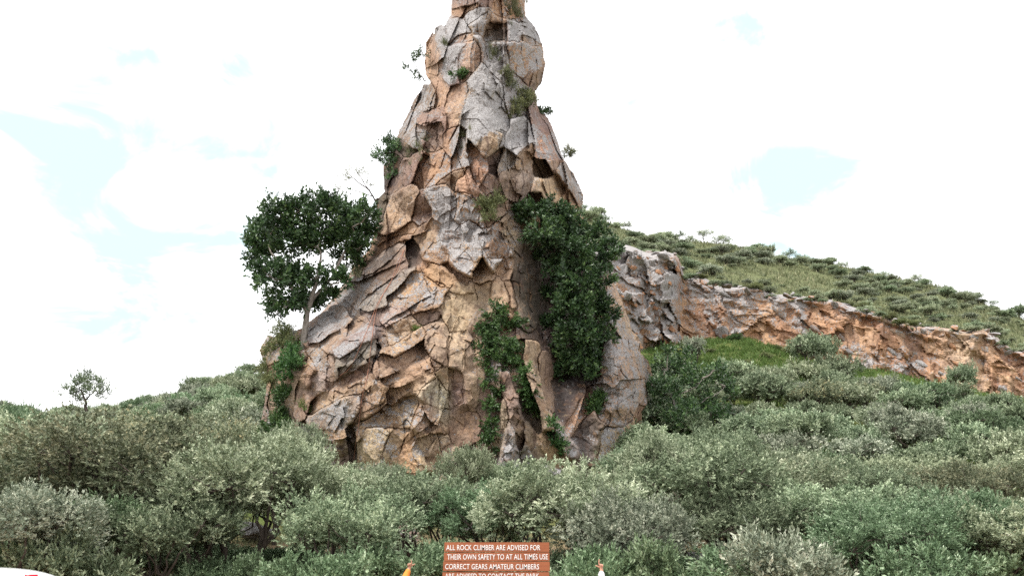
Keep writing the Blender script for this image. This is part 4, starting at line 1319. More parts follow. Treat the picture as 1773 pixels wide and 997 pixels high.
for px, py, R, H in [(1230, 612, .35, .5), (1325, 625, .5, .7), (1188, 640, .5, .8), (1345, 606, .4, .5), (1290, 636, .45, .6), (1262, 645, .4, .55), (1372, 618, .6, .9)]:
    for Yt in np.arange(55, 80, 0.3):
        q = P(px, py, Yt)
        if q.z <= gz(q.x, Yt): break
    shrub((q.x, q.y, gz(q.x, q.y)), R, H, 'olive', 'grass_shrub', 'low olive tussock standing in the green clearing at the cliff foot', 'tussocks in the green clearing')
# the ridge above the cliff: scattered shrubs, more along the skyline
pts = scatter(rng, 290, 0.02, 0.60, 82.8, 110, 0.8, lambda px, py, p: fbm(np.array([[p[0], p[1], 0.0]]), 0.16, 2, 300)[0] > -0.35)
for p in pts:
    R = rng.choice([rng.uniform(0.3, 0.6), rng.uniform(0.6, 1.15)])
    st = rng.choice(['mid', 'pale', 'pale', 'silver'])  # mostly pale kinds: distance haze put into the leaf colour
    shrub(p, R, R * rng.uniform(0.9, 1.35), st, 'ridge_shrub', f'{LOOKS[st]} shrub scattered on the grassy ridge ' + ('close above the cliff edge' if p[1] < 92 else 'midway between cliff edge and skyline' if p[1] < 101 else 'just under its skyline'), 'shrubs on the ridge above the cliff')
pts = scatter(rng, 70, 0.02, 0.60, 109, 117, 1.1, lambda px, py, p: True)
for p in pts:
    R = rng.uniform(0.45, 1.05)
    st = rng.choice(['mid', 'pale', 'pale'])
    shrub(p, R, R * rng.uniform(1.1, 1.8), st, 'skyline_shrub', f'thin {LOOKS[st]} shrub on the right-hand skyline above the ' + ('pale right end of the cliff' if p[0] / p[1] > 0.38 else 'middle of the red cliff' if p[0] / p[1] > 0.22 else 'broken left end of the cliff'), 'shrubs along the right-hand skyline', variants=THINV if rng.random() < .75 else FARV)
# bushes and grass hanging over the rim of the cliff
for i in range(34):
    px = 1185 + 600 * i / 34 + rng.uniform(-8, 8)
    py = float(np.interp(px, c_px, t_py)) + rng.uniform(-2, 7)
    q = cliff_point(px, py)
    st = rng.choice(['olive', 'mid', 'pale'])
    R = rng.uniform(0.35, 0.75)
    shrub((q.x, q.y + 0.1, q.z - 0.25), R, R * rng.uniform(0.9, 1.3), st, 'rim_shrub', f'small {LOOKS[st]} shrub spilling over the rim of the red cliff ' + ('on the right' if px > 1480 else 'near the green clearing'), 'shrubs along the cliff rim')
# the hill on the left
pts = scatter(rng, 165, -0.56, -0.19, 36, 112, 2.3, lambda px, py, p: px < 500)
for p in pts:
    R = rng.uniform(1.0, 1.7)
    st = rng.choice(['mid', 'pale', 'silver', 'dark'], p=[.4, .3, .2, .1])
    shrub(p, R, R * rng.uniform(1.1, 1.6), st, 'hill_shrub', f'{LOOKS[st]} shrub on the left hill, ' + ('along its skyline' if p[1] > 98 else 'in its upper part' if p[1] > 72 else 'in its lower part behind the front trees'), 'shrubs covering the left hill')
for px, D, H, R, lab_ in [(18, 52, 3.3, 1.6, 'spindly bush on the skyline at the left edge'), (60, 58, 2.4, 1.5, 'loose dark bush near the left edge skyline'), (68, 62, 2.0, 1.2, 'small airy bush right of the left edge skyline')]:
    q = P(px, 700, D)
    shrub((q.x, D, gz(q.x, D)), R, H, 'dark', 'hill_bush', lab_, None, variants=THINV)


# --- plants on and beside the tower, and the single tree on the left hill
def blob_plant(name, seed, blobs, depth, clusters, sprigs, leaves, L, Wd, slen, mat, label, cat, trunk=None, bark=None, jit=0.5, group=None, twig=True, tr=0.03, **kw):
    """blobs: (px, py, radius in px); depth(px, py) gives the distance. trunk: list of (px, py, Y, r) lists."""
    rng = np.random.default_rng(seed)
    lobes = []
    for px, py, r in blobs:
        Y = depth(px, py) + rng.uniform(-jit, jit)
        lobes.append((np.array(P(px, py, Y)), r * Y / FPX))
    V, F, tone, Cc = foliage(rng, lobes, clusters, sprigs, leaves, L, Wd, slen, **kw)
    paths = []
    base = None
    for path in trunk or []:
        pts = [np.array(P(px, py, Y)) for px, py, Y, r in path]
        rad = [r for *_, r in path]
        # resample with a little wander
        tt_ = np.linspace(0, len(pts) - 1, (len(pts) - 1) * 4 + 1)
        pp = np.array([[np.interp(t, range(len(pts)), [q[k] for q in pts]) for k in range(3)] for t in tt_])
        pp[1:-1] += rng.normal(0, 0.02, (len(pp) - 2, 3))
        paths.append((pp, np.interp(tt_, range(len(pts)), rad)))
        if base is None: base = pp[0]
    if twig:
        nodes = np.concatenate([p for p, r in paths]) if paths else np.array([lobes[0][0] - [0, 0, lobes[0][1]]])
        for c, r in lobes:
            q = nodes[np.argmin(np.linalg.norm(nodes - c, axis=1) + 0.4 * np.maximum(nodes[:, 2] - c[2], 0))]
            lp = limb(rng, q, c, tr, tr * 0.4, 6, 0.1, 0.05)
            paths.append(lp); nodes = np.concatenate([nodes, lp[0]])
            near = Cc[np.argsort(np.linalg.norm(Cc - c, axis=1))[:12]]
            for e in near[:5]:
                paths.append(limb(rng, c, e, tr * 0.4, tr * 0.15, 4, 0.12))
    if base is None:
        base = lobes[-1][0]
    root = empty(name, tuple(base))
    tag(root, label, cat, group)
    link('crown', crown_mesh('crown', (V - base, F, tone), LM[mat]), root)
    if paths:
        wv, wf = tubes(paths, 6)
        link('trunk', mesh_np('trunk', wv - base, wf, bark or M_BARK, True), root)
    return root


surf = lambda off: (lambda px, py: float(Fs(px, py)) - off)
figL = [(455, 410, 28), (480, 380, 30), (520, 365, 24), (560, 365, 27), (600, 370, 26), (635, 372, 20), (640, 400, 18), (605, 408, 32), (555, 408, 32), (510, 418, 36), (460, 445, 26), (438, 430, 17),
        (468, 480, 28), (510, 478, 28), (545, 482, 22), (600, 448, 22), (590, 488, 16), (500, 520, 27), (540, 522, 19), (570, 515, 13), (470, 525, 16), (622, 430, 18), (480, 545, 12)]
blob_plant('fig_tree', 51, [(x, y, r * 0.9) for x, y, r in figL], lambda px, py: 41.3, 380, 11, 8, 0.165, 0.085, 0.30, 'fig', 'round dark green fig tree growing from the left side of the rock tower', 'tree',
           trunk=[[(528, 618, 41.6, .17), (525, 585, 41.5, .15), (532, 540, 41.4, .13), (545, 500, 41.3, .10), (555, 450, 41.3, .06)], [(532, 540, 41.4, .10), (505, 500, 41.0, .07), (485, 460, 40.8, .05)],
                  [(538, 520, 41.4, .09), (575, 480, 41.6, .07), (600, 430, 41.8, .05)], [(528, 618, 41.6, .09), (520, 640, 41.9, .06), (524, 665, 42.0, .03)]],
           bark=M_PALEBARK, jit=1.3, up=0.35, spread=0.5, inner=0.3, zmin=-0.6, tr=0.05)
figR = [(925, 375, 26), (958, 366, 22), (985, 385, 26), (940, 410, 28), (975, 420, 30), (1010, 402, 22), (1040, 412, 20), (1055, 432, 17), (1000, 442, 30), (1040, 452, 24), (932, 450, 13), (960, 470, 22), (1000, 485, 34), (1042, 482, 18),
        (952, 515, 22), (990, 530, 34), (1036, 530, 23), (1055, 546, 16), (958, 570, 25), (1000, 580, 34), (1045, 580, 20), (958, 612, 22), (1000, 625, 30), (1040, 622, 18), (980, 646, 17), (1022, 652, 11), (905, 365, 11)]
blob_plant('fig_tree', 52, [(x, y, r * 0.86) for x, y, r in figR], lambda px, py: min(float(Fs(px, py)) - 0.7, 41.2), 430, 11, 8, 0.155, 0.08, 0.28, 'fig', 'tall dark fig tree hanging down the shaded recess right of the tower middle', 'tree',
           trunk=[[(990, 470, 41.6, .09), (975, 430, 41.4, .07), (960, 380, 41.2, .04)], [(990, 470, 41.6, .08), (1000, 540, 41.5, .06), (985, 600, 41.3, .04), (965, 640, 41.2, .02)], [(990, 470, 41.6, .08), (1030, 430, 41.5, .05)]],
           bark=M_BARK, jit=1.0, up=0.3, spread=0.42, inner=0.2, zmin=-0.5, tr=0.03)
vine1 = [(865, 543, 16), (845, 558, 16), (886, 558, 16), (838, 588, 17), (870, 590, 21), (892, 600, 13), (850, 620, 20), (876, 630, 16), (892, 618, 10), (848, 655, 13), (856, 680, 11), (850, 708, 12), (850, 735, 13), (846, 755, 10), (852, 770, 7)]
blob_plant('hanging_vine', 53, vine1, lambda px, py: on_tower(px, py).y - 0.25, 150, 12, 8, 0.11, 0.06, 0.22, 'vine', 'bright green vine tumbling down the middle of the tower face', 'vine',
           trunk=[[(868, 535, 39.2, .04), (862, 600, 38.7, .035), (852, 680, 38.2, .03), (850, 760, 38.1, .02)]], bark=M_PALEBARK, jit=0.15, up=0.0, droop=0.3, spread=0.55, zmin=-0.9, tr=0.012)
blob_plant('hanging_vine', 54, [(905, 650, 9), (909, 668, 10), (917, 690, 10), (923, 706, 7), (912, 640, 6)], lambda px, py: on_tower(px, py).y - 0.15, 40, 9, 8, 0.10, 0.055, 0.2, 'vine',
           'small strip of green vine in the crack beside the leaning pillar', 'vine', jit=0.1, up=0.0, droop=0.3, spread=0.6, zmin=-0.9, tr=0.012)
blob_plant('spreading_tree', 55, [(1150, 640, 20), (1185, 628, 17), (1130, 668, 16), (1160, 682, 22), (1200, 662, 22), (1237, 662, 20), (1264, 682, 13), (1142, 720, 22), (1180, 722, 26), (1222, 712, 23), (1250, 722, 13), (1150, 750, 16), (1205, 748, 13), (1158, 612, 10), (1240, 640, 10)],
           lambda px, py: 45.0, 190, 8, 8, 0.15, 0.07, 0.3, 'fig', 'dark spreading tree with bare pale branches right of the tower foot', 'tree',
           trunk=[[(1190, 800, 45, .12), (1175, 740, 45, .08), (1165, 690, 45, .05), (1150, 650, 45, .03)], [(1175, 740, 45, .06), (1200, 712, 44.8, .04), (1222, 690, 44.8, .03), (1240, 684, 44.8, .02), (1256, 668, 44.8, .01)],
                  [(1168, 700, 45, .05), (1182, 680, 44.6, .03), (1205, 672, 44.5, .02), (1216, 655, 44.5, .012)], [(1165, 690, 45, .05), (1140, 676, 44.6, .04), (1120, 655, 44.4, .03)]],
           bark=M_PALEBARK, jit=1.0, up=0.3, spread=0.6, inner=0.3, tr=0.04)
q = P(147, 700, 72)
blob_plant('hill_tree', 56, [(120, 680, 11), (135, 665, 11), (152, 660, 11), (168, 668, 10), (178, 682, 9), (150, 680, 10), (130, 692, 8)], lambda px, py: 72.0, 60, 7, 6, 0.2, 0.07, 0.45, 'mid',
           'lone airy tree standing on the skyline of the left hill', 'tree', trunk=[[(150, 712, 72, .13), (148, 692, 72, .09), (140, 675, 72, .05)], [(148, 692, 72, .06), (165, 675, 72, .03)]], jit=0.7, spread=0.6, tr=0.04)
blob_plant('wispy_shrub', 57, [(598, 312, 13), (612, 300, 13), (630, 306, 11), (585, 328, 8), (642, 322, 7)], lambda px, py: 43.5, 22, 5, 6, 0.10, 0.03, 0.4, 'olive', 'wispy nearly bare shrub above the left fig tree', 'shrub',
           trunk=[[(652, 352, 43.6, .035), (640, 330, 43.5, .03), (620, 315, 43.5, .02), (600, 300, 43.4, .01)], [(640, 330, 43.5, .02), (618, 298, 43.5, .01)], [(645, 340, 43.5, .02), (600, 325, 43.5, .012), (572, 330, 43.5, .006)]], jit=0.3, tr=0.012)
blob_plant('sprig_bush', 58, [(731, 92, 6), (720, 99, 6), (712, 108, 5), (703, 118, 4), (722, 140, 5), (716, 128, 3)], lambda px, py: 43.6, 20, 5, 6, 0.10, 0.055, 0.2, 'fig', 'small sprig of a bush sticking out left of the tower top', 'bush',
           trunk=[[(737, 140, 43.8, .03), (728, 132, 43.6, .025), (722, 118, 43.6, .015), (716, 105, 43.6, .01)], [(726, 128, 43.6, .015), (718, 142, 43.6, .008)], [(722, 118, 43.6, .012), (732, 95, 43.6, .006)]], jit=0.1, spread=0.7, tr=0.008)
blob_plant('ledge_bush', 59, [(672, 250, 12), (662, 268, 11), (682, 262, 11), (676, 285, 10), (680, 305, 7), (655, 275, 7)], lambda px, py: 43.0, 60, 8, 7, 0.10, 0.05, 0.25, 'fig', 'dark bush on the ledge high on the left side of the tower', 'bush',
           trunk=[[(684, 330, 43.2, .04), (678, 300, 43.1, .03), (672, 265, 43.0, .02)]], jit=0.25, spread=0.6)
for nm, sd, bl, off, ncl, mt, lab_, ct in [
    ('ledge_bush', 60, [(905, 168, 12), (915, 178, 11), (896, 185, 10), (890, 198, 8), (918, 165, 7)], 0.2, 50, 'olive', 'olive bush in the gully on the right of the upper tower', 'bush'),
    ('ledge_bush', 61, [(878, 135, 9), (882, 150, 9), (874, 125, 6)], 0.15, 26, 'dry', 'yellowish tuft in the upper gully beside the grey pillar', 'bush'),
    ('ledge_bush', 62, [(848, 365, 11), (838, 358, 9), (858, 352, 9), (848, 378, 8)], 0.2, 40, 'olive', 'olive tuft on the ledge in the middle of the tower', 'bush'),
    ('ledge_bush', 63, [(1032, 698, 10), (1028, 710, 8), (1038, 690, 7)], 0.2, 34, 'vine', 'small green bush at the edge of the grey lichen slab', 'bush'),
    ('ledge_bush', 64, [(955, 735, 7), (960, 752, 8), (966, 770, 8), (970, 782, 7)], 0.1, 36, 'vine', 'narrow strip of green growth in the crack left of the dark slab', 'bush'),
    ('ledge_bush', 65, [(798, 132, 6), (804, 128, 4), (788, 130, 4)], 0.15, 14, 'vine', 'little light green plant under the grey boulders near the top', 'plant'),
    ('ledge_bush', 66, [(985, 267, 7), (992, 269, 4)], 0.1, 12, 'olive', 'small bush sticking out of the right edge of the tower', 'bush'),
    ('ledge_bush', 67, [(938, 196, 6), (948, 198, 5)], 0.1, 12, 'fig', 'dark sprig on the right shoulder of the tower', 'bush'),
    ('ledge_bush', 68, [(492, 588, 17), (480, 600, 15), (505, 600, 14), (488, 572, 12)], 0.4, 70, 'olive', 'olive bush on the left flank of the tower behind the fig trunk', 'bush'),
    ('ledge_bush', 69, [(505, 618, 15), (498, 640, 14), (508, 632, 12), (496, 655, 9)], 0.5, 70, 'vine', 'green bush hanging below the fig roots', 'bush'),
    ('ledge_bush', 70, [(488, 690, 13), (495, 680, 10), (480, 700, 9)], 0.4, 40, 'vine', 'small green bush low on the left flank of the tower', 'bush'),
    ('ledge_bush', 71, [(482, 735, 18), (490, 755, 17), (470, 750, 13), (488, 722, 11)], 0.6, 80, 'vine', 'dark green bush at the left foot of the tower', 'bush'),
    ('ledge_bush', 72, [(468, 610, 11), (462, 640, 12), (470, 660, 10)], 0.4, 40, 'olive', 'dry olive growth on the far left edge of the tower', 'bush'),
]:
    d_ = (lambda off: (lambda px, py: on_tower(px, py).y - off))(off)
    blob_plant(nm, sd, bl, d_, ncl, 9, 7, 0.10, 0.035 if mt in ('olive', 'dry') else 0.05, 0.24, mt, lab_, ct, jit=0.12, spread=0.6, tr=0.012)


# --- grass
def blades(rng, P0, n_per, hgt, wid, rad):
    n = len(P0) * n_per
    k = np.repeat(np.arange(len(P0)), n_per)
    b = P0[k] + np.column_stack([rng.normal(0, rad, n), rng.normal(0, rad, n), np.full(n, -0.03)])
    d = unit(np.column_stack([rng.normal(0, 0.45, n), rng.normal(0, 0.45, n), np.ones(n)]))
    L = (hgt * rng.uniform(0.5, 1.2, n))[:, None]
    s = unit(np.column_stack([rng.normal(0, 1, n), rng.normal(0, 1, n), np.zeros(n)])) * wid * 0.5
    bend = np.column_stack([rng.normal(0, .25, n), rng.normal(0, .25, n), np.full(n, -0.12)]) * L
    V = np.stack([b - s, b + s, b + d * L * 0.6 + s * 0.7, b + d * L * 0.6 - s * 0.7, b + d * L + bend, b + d * L * 0.98 + bend], 1)
    F1 = np.arange(n)[:, None] * 6 + np.array([0, 1, 2, 3]); F2 = np.arange(n)[:, None] * 6 + np.array([3, 2, 4, 5])
    tn = np.clip(rng.normal(0.42, 0.2, len(P0))[k] + rng.normal(0, 0.12, n), 0, 1)
    return V.reshape(-1, 3), np.concatenate([F1, F2]), np.repeat(tn, 6)


def grass_field(name, seed, n, a0, a1, y0, y1, per, hgt, wid, rad, mat, label, keep=None):
    rng = np.random.default_rng(seed)
    Y = np.sqrt(rng.uniform(y0 ** 2, y1 ** 2, n)); a = rng.uniform(a0, a1, n)
    x = a * Y
    z = ground_z(a, Y)
    Pt = np.column_stack([x, Y, z])
    Pt[:, 2] += np.clip((Y - 16) / 20, 0, 1) * fbm(Pt, 0.25, 4, 3) * 0.28
    if keep is not None: Pt = Pt[keep(Pt)]
    V, F, t = blades(rng, Pt, per, hgt, wid, rad)
    return tag(link(name, mesh_np(name, V, F, LM[mat], False, dict(tone=t))), label, kind='stuff')


grass_field('meadow_grass', 1, 2600, 0.13, 0.36, 60, 78.6, 9, 0.42, 0.06, 0.14, 'grass', 'bright green grass of the clearing at the cliff foot')
grass_field('slope_grass', 2, 4200, 0.11, 0.60, 34, 78, 7, 0.40, 0.055, 0.15, 'grass', 'green grass between the shrubs of the slope')
grass_field('ridge_grass', 3, 7500, 0.05, 0.62, 82, 118, 6, 0.42, 0.085, 0.22, 'dry', 'pale green grass on the ridge above the cliff')
grass_field('understorey_grass', 5, 2600, -0.55, 0.55, 22, 36, 9, 0.32, 0.03, 0.12, 'dry', 'grass and weeds on the ground under the front trees')
grass_field('hill_grass', 4, 3000, -0.58, -0.18, 38, 116, 6, 0.4, 0.07, 0.2, 'dry', 'grass between the shrubs of the left hill')


def tuft(seed, px, py, r, n, hgt, mat, label, off=0.05):
    rng = np.random.default_rng(seed)
    Pt = np.array([on_tower(px + rng.normal(0, r), py + rng.normal(0, r * 1.1), off) for _ in range(n)])
    V, F, t = blades(rng, Pt, 14, hgt, 0.022, 0.05)
    b = Pt.mean(0)
    return tag(link('grass_tuft', mesh_np('grass_tuft', V - b, F, LM[mat], False, dict(tone=t)), None, tuple(b)), label, kind='stuff')


tuft(1, 890, 18, 11, 26, 0.55, 'dry', 'large dry grass tuft on the right of the tower summit')
tuft(2, 852, 97, 6, 9, 0.4, 'dry', 'grass tuft beside the grey pillar below the summit')
tuft(3, 803, 238, 5, 8, 0.35, 'dry', 'grass tuft on the grey pillar in the upper middle')
tuft(4, 724, 262, 9, 16, 0.45, 'dry', 'dry grass on the ledge at the upper left of the tower')
tuft(5, 862, 345, 7, 12, 0.5, 'dry', 'yellow grass tuft on the middle ledge above the dark fig')
tuft(6, 616, 468, 6, 14, 0.55, 'dry', 'dry grass hanging below the left fig crown')
tuft(7, 472, 660, 9, 18, 0.5, 'dry', 'olive grass on the left edge of the tower')
tuft(8, 532, 705, 5, 8, 0.4, 'grass', 'small green tuft at the foot of the left slabs')
tuft(9, 720, 569, 3, 5, 0.22, 'grass', 'tiny bright green tuft on the slab in the middle left')
tuft(10, 771, 76, 3, 6, 0.35, 'dry', 'dry tuft on the upper left shoulder of the tower')
tuft(11, 885, 196, 5, 9, 0.4, 'dry', 'grass tuft in the gully under the olive bush')
# ------------------------------------------------------------------ loose boulders
rng = np.random.default_rng(64)
BM = [hull_rock(rng, 22, (1, .9, .75), t, l, M_ROCK, 'boulder', 0.2) for t, l in (((0.34, 0.26, 0.21), 0.5), ((0.38, 0.28, 0.24), 0.3), ((0.3, 0.28, 0.27), 0.9), ((0.40, 0.23, 0.13), 0.1))]


def on_ground(px, py, y0=16, y1=78):
    d = pdir(px, py)
    for Yt in np.arange(y0, y1, 0.15):
        q = CAM + d * (Yt / d.y)
        if q.z <= gz(q.x, Yt): return q
    return P(px, py, 30)


for px, py, s, k, lab_ in [(1465, 772, 0.42, 3, 'reddish boulder in the small grass gap on the right slope'), (1490, 778, 0.34, 2, 'pale grey boulder beside the reddish one on the slope'), (1497, 776, 0.3, 2, 'small grey stone right of the reddish boulder'),
                           (1436, 775, 0.25, 2, 'small grey stone left of the reddish boulder'), (1505, 695, 0.55, 2, 'grey rock between shrubs in the middle of the right slope'), (1530, 718, 0.4, 0, 'low grey rock on the right slope below the cliff'),
                           (1455, 608, 0.45, 2, 'white-topped stone at the upper edge of the slope by the cliff'), (1597, 636, 0.6, 2, 'grey stone under the cliff on the right')]:
    q = on_ground(px, py, 35)
    o = link('boulder', BM[k], None, (q.x, q.y, gz(q.x, q.y) + s * 0.3))
    o.scale = (s, s, s); o.rotation_euler = (rng.uniform(-.3, .3), rng.uniform(-.3, .3), rng.uniform(0, 6))
    tag(o, lab_, 'boulder')
BG = 'boulders under the trees'
for px, py, s, k, D, lab_ in [(352, 955, 0.75, 1, 29, None), (480, 972, 0.7, 0, 28.5, None), (285, 940, 0.7, 2, 29, 'white-crusted boulder under the trees left of the forked trunk'), (400, 985, .5, 2, 27, None), (1228, 950, .7, 1, 29, 'pinkish boulder behind the slender bent trunk'),
                              (1245, 935, .55, 2, 31, None), (1195, 940, .6, 2, 30, None), (700, 905, 0.9, 1, 32, None), (610, 965, .7, 1, 28, None), (720, 985, .5, 1, 26, None), (330, 985, .6, 1, 26.5, None), (545, 985, .5, 3, 27, None),
                              (230, 985, .5, 1, 26.5, None), (800, 915, 1.0, 2, 33, None), (1010, 930, .7, 1, 31, None), (160, 990, .6, 1, 27, None), (1430, 985, .5, 1, 27, None), (440, 930, .9, 2, 33, None)]:
    q = P(px, py, D)
    o = link('boulder', BM[k], None, (q.x, D, max(q.z, gz(q.x, D) + s * 0.1)))
    o.location.z = gz(q.x, D) + s * 0.45
    s *= 0.6
    o.location.z = gz(q.x, D) + s * 0.35
    o.scale = (s * 1.3, s * 1.2, s); o.rotation_euler = (rng.uniform(-.3, .3), rng.uniform(-.3, .3), rng.uniform(0, 6))
    tag(o, lab_ or 'pinkish grey boulder lying in the shade under the trees', 'boulder', BG)

# ------------------------------------------------------------------ climbing ropes
m, h = new_mat('red_rope')
finish(m, h, (0.33, 0.16, 0.11), 0.8, h.noise(h.n('ShaderNodeNewGeometry').outputs['Position'], 40, 2), 0.4, 0.01)
M_ROPE = m


def rope(pts, label):
    pp = []
    for (a, b) in zip(pts[:-1], pts[1:]):
        n = max(2, int(math.hypot(b[0] - a[0], b[1] - a[1]) / 6))
        for k in range(n):
            t = k / n
            pp.append(np.array(on_tower(a[0] + (b[0] - a[0]) * t, a[1] + (b[1] - a[1]) * t, 0.06)))
    pp = np.array(pp)
    for _ in range(2):   # rope hangs straighter than the rock behind it
        pp[1:-1] = np.where((pp[1:-1, 1:2] > (pp[:-2, 1:2] + pp[2:, 1:2]) / 2), (pp[:-2] + pp[2:]) / 2, pp[1:-1])
    V, F = tubes([(pp, np.full(len(pp), 0.011))], 6)
    b = pp[0]
    return tag(link('climbing_rope', mesh_np('climbing_rope', V - b, F, M_ROPE, True), None, tuple(b)), label, 'rope', 'climbing ropes on the left face')


rope([(700, 432), (690, 452), (676, 490), (655, 522), (640, 560), (624, 600), (605, 640), (580, 655)], 'thin red rope running down left across the left slabs')
rope([(700, 432), (688, 470), (665, 505), (650, 540), (642, 600), (638, 640), (634, 660), (626, 690), (622, 730), (617, 760), (612, 800)], 'longer red rope hanging straight down the left slabs to the foot')

# ------------------------------------------------------------------ the sign
m, h = new_mat('orange_brown_paint')
pos = h.n('ShaderNodeNewGeometry').outputs['Position']
n = h.noise(h.mapping(pos, (1.6, 8, 26)), 1.0, 6, 0.6)
n2 = h.noise(pos, 22, 6, 0.7)
c = h.ramp(n, [(0.3, (0.24, 0.075, 0.034)), (0.6, (0.32, 0.108, 0.048)), (0.75, (0.40, 0.17, 0.09))])
c = h.mix(h.maprange(n2, 0.64, 0.72, 0, 0.5), c, (0.55, 0.38, 0.28))
finish(m, h, c, 0.55, n, 0.25, 0.004, 0.3)
M_BOARD = m
m, h = new_mat('worn_board_edge')
finish(m, h, h.ramp(h.noise(h.n('ShaderNodeNewGeometry').outputs['Position'], 18, 5), [(0.35, (0.42, 0.2, 0.11)), (0.65, (0.62, 0.48, 0.40))]), 0.8)
M_EDGE = m
m, h = new_mat('white_paint')
finish(m, h, h.ramp(h.noise(h.n('ShaderNodeNewGeometry').outputs['Position'], 30, 4), [(0.3, (0.70, 0.69, 0.68)), (0.6, (0.82, 0.82, 0.82))]), 0.5)
M_WHITE = m
SY = 16.9
sx, _, sz = P(860, 990, SY)
sign = empty('sign', (sx, SY, gz(sx, SY)))
tag(sign, 'orange-brown board sign with white lettering warning rock climbers', 'sign')
sgn = np.array(sign.location)


def box_bm(w_, d_, h_, bev=0.004):
    bm = bmesh.new()
    bmesh.ops.create_cube(bm, size=1)
    bmesh.ops.scale(bm, vec=(w_, d_, h_), verts=bm.verts)
    bmesh.ops.bevel(bm, geom=bm.edges[:], offset=bev, segments=2, affect='EDGES')
    return bm


def bm_obj(name, bm, mat, parent=None, loc=None, smooth=False):
    me = bpy.data.meshes.new(name)
    bm.to_mesh(me); bm.free()
    for mm in (mat if isinstance(mat, (list, tuple)) else [mat]): me.materials.append(mm)
    me.polygons.foreach_set('use_smooth', np.full(len(me.polygons), smooth))
    return link(name, me, parent, loc)


TXT = [("ALL ROCK CLIMBER ARE ADVISED FOR", 772.7, 935.5, 942.6, 951.8), ("THEIR OWN SAFETY TO AT ALL TIMES USE", 774.4, 948.6, 958.7, 967.9), ("CORRECT GEARS AMATEUR CLIMBERS", 770.8, 933.4, 975.7, 984.8), ("ARE ADVISED TO CONTACT THE PARK", 770.5, 933.4, 992.0, 1001.2)]
ROWS = [(938.2, 954.9, 769.6, 951.2), (955.6, 971.0, 768.8, 951.6), (971.6, 988.2, 767.4, 952.0), (989.4, 1006.5, 766.2, 951.2), (1007.2, 1024, 765.6, 951.8), (1024.8, 1042, 765.2, 951.4)]
for i, (y0, y1, x0, x1) in enumerate(ROWS):
    a, b = P(x0, y0, SY), P(x1, y1, SY)
    bw, bh = b.x - a.x, a.z - b.z
    bm = box_bm(bw, 0.03, bh)
    for f in bm.faces:
        if abs(f.normal.y) < 0.7: f.material_index = 1
    dy = [0.0, 0.004, -0.003, 0.005, 0, 0.003][i]
    bo = bm_obj('board', bm, [M_BOARD, M_EDGE], sign, tuple(np.array([(a.x + b.x) / 2, SY + dy, (a.z + b.z) / 2]) - sgn))
    bo.rotation_euler = (0, [0.001, -0.002, 0.002, -0.001, 0, 0][i], 0)
    if i < 4:
        t, tx0, tx1, ty0, ty1 = TXT[i]
        cu = bpy.data.curves.new('lettering', 'FONT')
        cu.body = t; cu.size = 1.0; cu.offset = 0.004; cu.extrude = 0.003; cu.resolution_u = 3
        cu.space_character = 1.03
        to = bpy.data.objects.new('lettering', cu)
        C.objects.link(to)
        bpy.context.view_layer.update()
        dg = bpy.context.evaluated_depsgraph_get()
        tme = bpy.data.meshes.new_from_object(to.evaluated_get(dg))
        bpy.data.objects.remove(to)
        co = np.array([v.co[:] for v in tme.vertices])
        lo, hi = co.min(0), co.max(0)
        A, B = P(tx0, ty0, SY - 0.018), P(tx1, ty1, SY - 0.018)
        # upright on the board's face, squeezed to the hand-painted width
        X = A.x + (co[:, 0] - lo[0]) / (hi[0] - lo[0]) * (B.x - A.x)
        Z = B.z + (co[:, 1] - lo[1]) / (hi[1] - lo[1]) * (A.z - B.z)
        Yl = SY + dy - 0.0165 - (co[:, 2] - lo[2]) / max(hi[2] - lo[2], 1e-6) * 0.003
        nco = np.column_stack([X, Yl, Z]) - sgn - np.array(bo.location)
        tme.vertices.foreach_set('co', nco.astype(np.float32).ravel())
        tme.name = 'lettering'
        tme.materials.clear(); tme.materials.append(M_WHITE)
        tme.update()
        link('lettering', tme, bo)
    for sgnx in (0.14, 0.86):   # nail heads
        bm = bmesh.new()
        bmesh.ops.create_uvsphere(bm, u_segments=8, v_segments=5, radius=0.007)
        bm_obj('nail', bm, M_EDGE, bo, (bw * (sgnx - 0.5), -0.016, bh * 0.36), True)
M_POST = bark_mat('weathered_post', (0.14, 0.09, 0.06), (0.3, 0.2, 0.14))
for x0 in (795, 925):
    a = P(x0, 942, SY + 0.06)
    hh = a.z - sgn[2]
    bm_obj('post', box_bm(0.09, 0.07, hh + 0.3, 0.01), M_POST, sign, tuple(np.array([a.x, SY + 0.056, (a.z + sgn[2] - 0.3) / 2]) - sgn))


# ------------------------------------------------------------------ the two people pointing up
def skin_mat(name, c1, rough=0.55):
    m, h = new_mat(name)
    n = h.noise(h.n('ShaderNodeNewGeometry').outputs['Position'], 35, 4)
    finish(m, h, h.mix(n, tuple(x * 0.85 for x in c1), tuple(min(1, x * 1.15) for x in c1)), rough, n, 0.1, 0.003, 0.35)
    return m


def cloth_mat(name, c1):
    m, h = new_mat(name)
    pos = h.n('ShaderNodeNewGeometry').outputs['Position']
    n = h.noise(pos, 12, 5, 0.6)
    finish(m, h, h.mix(n, tuple(x * 0.8 for x in c1), c1), 0.85, n, 0.8, 0.02, 0.1)
    return m


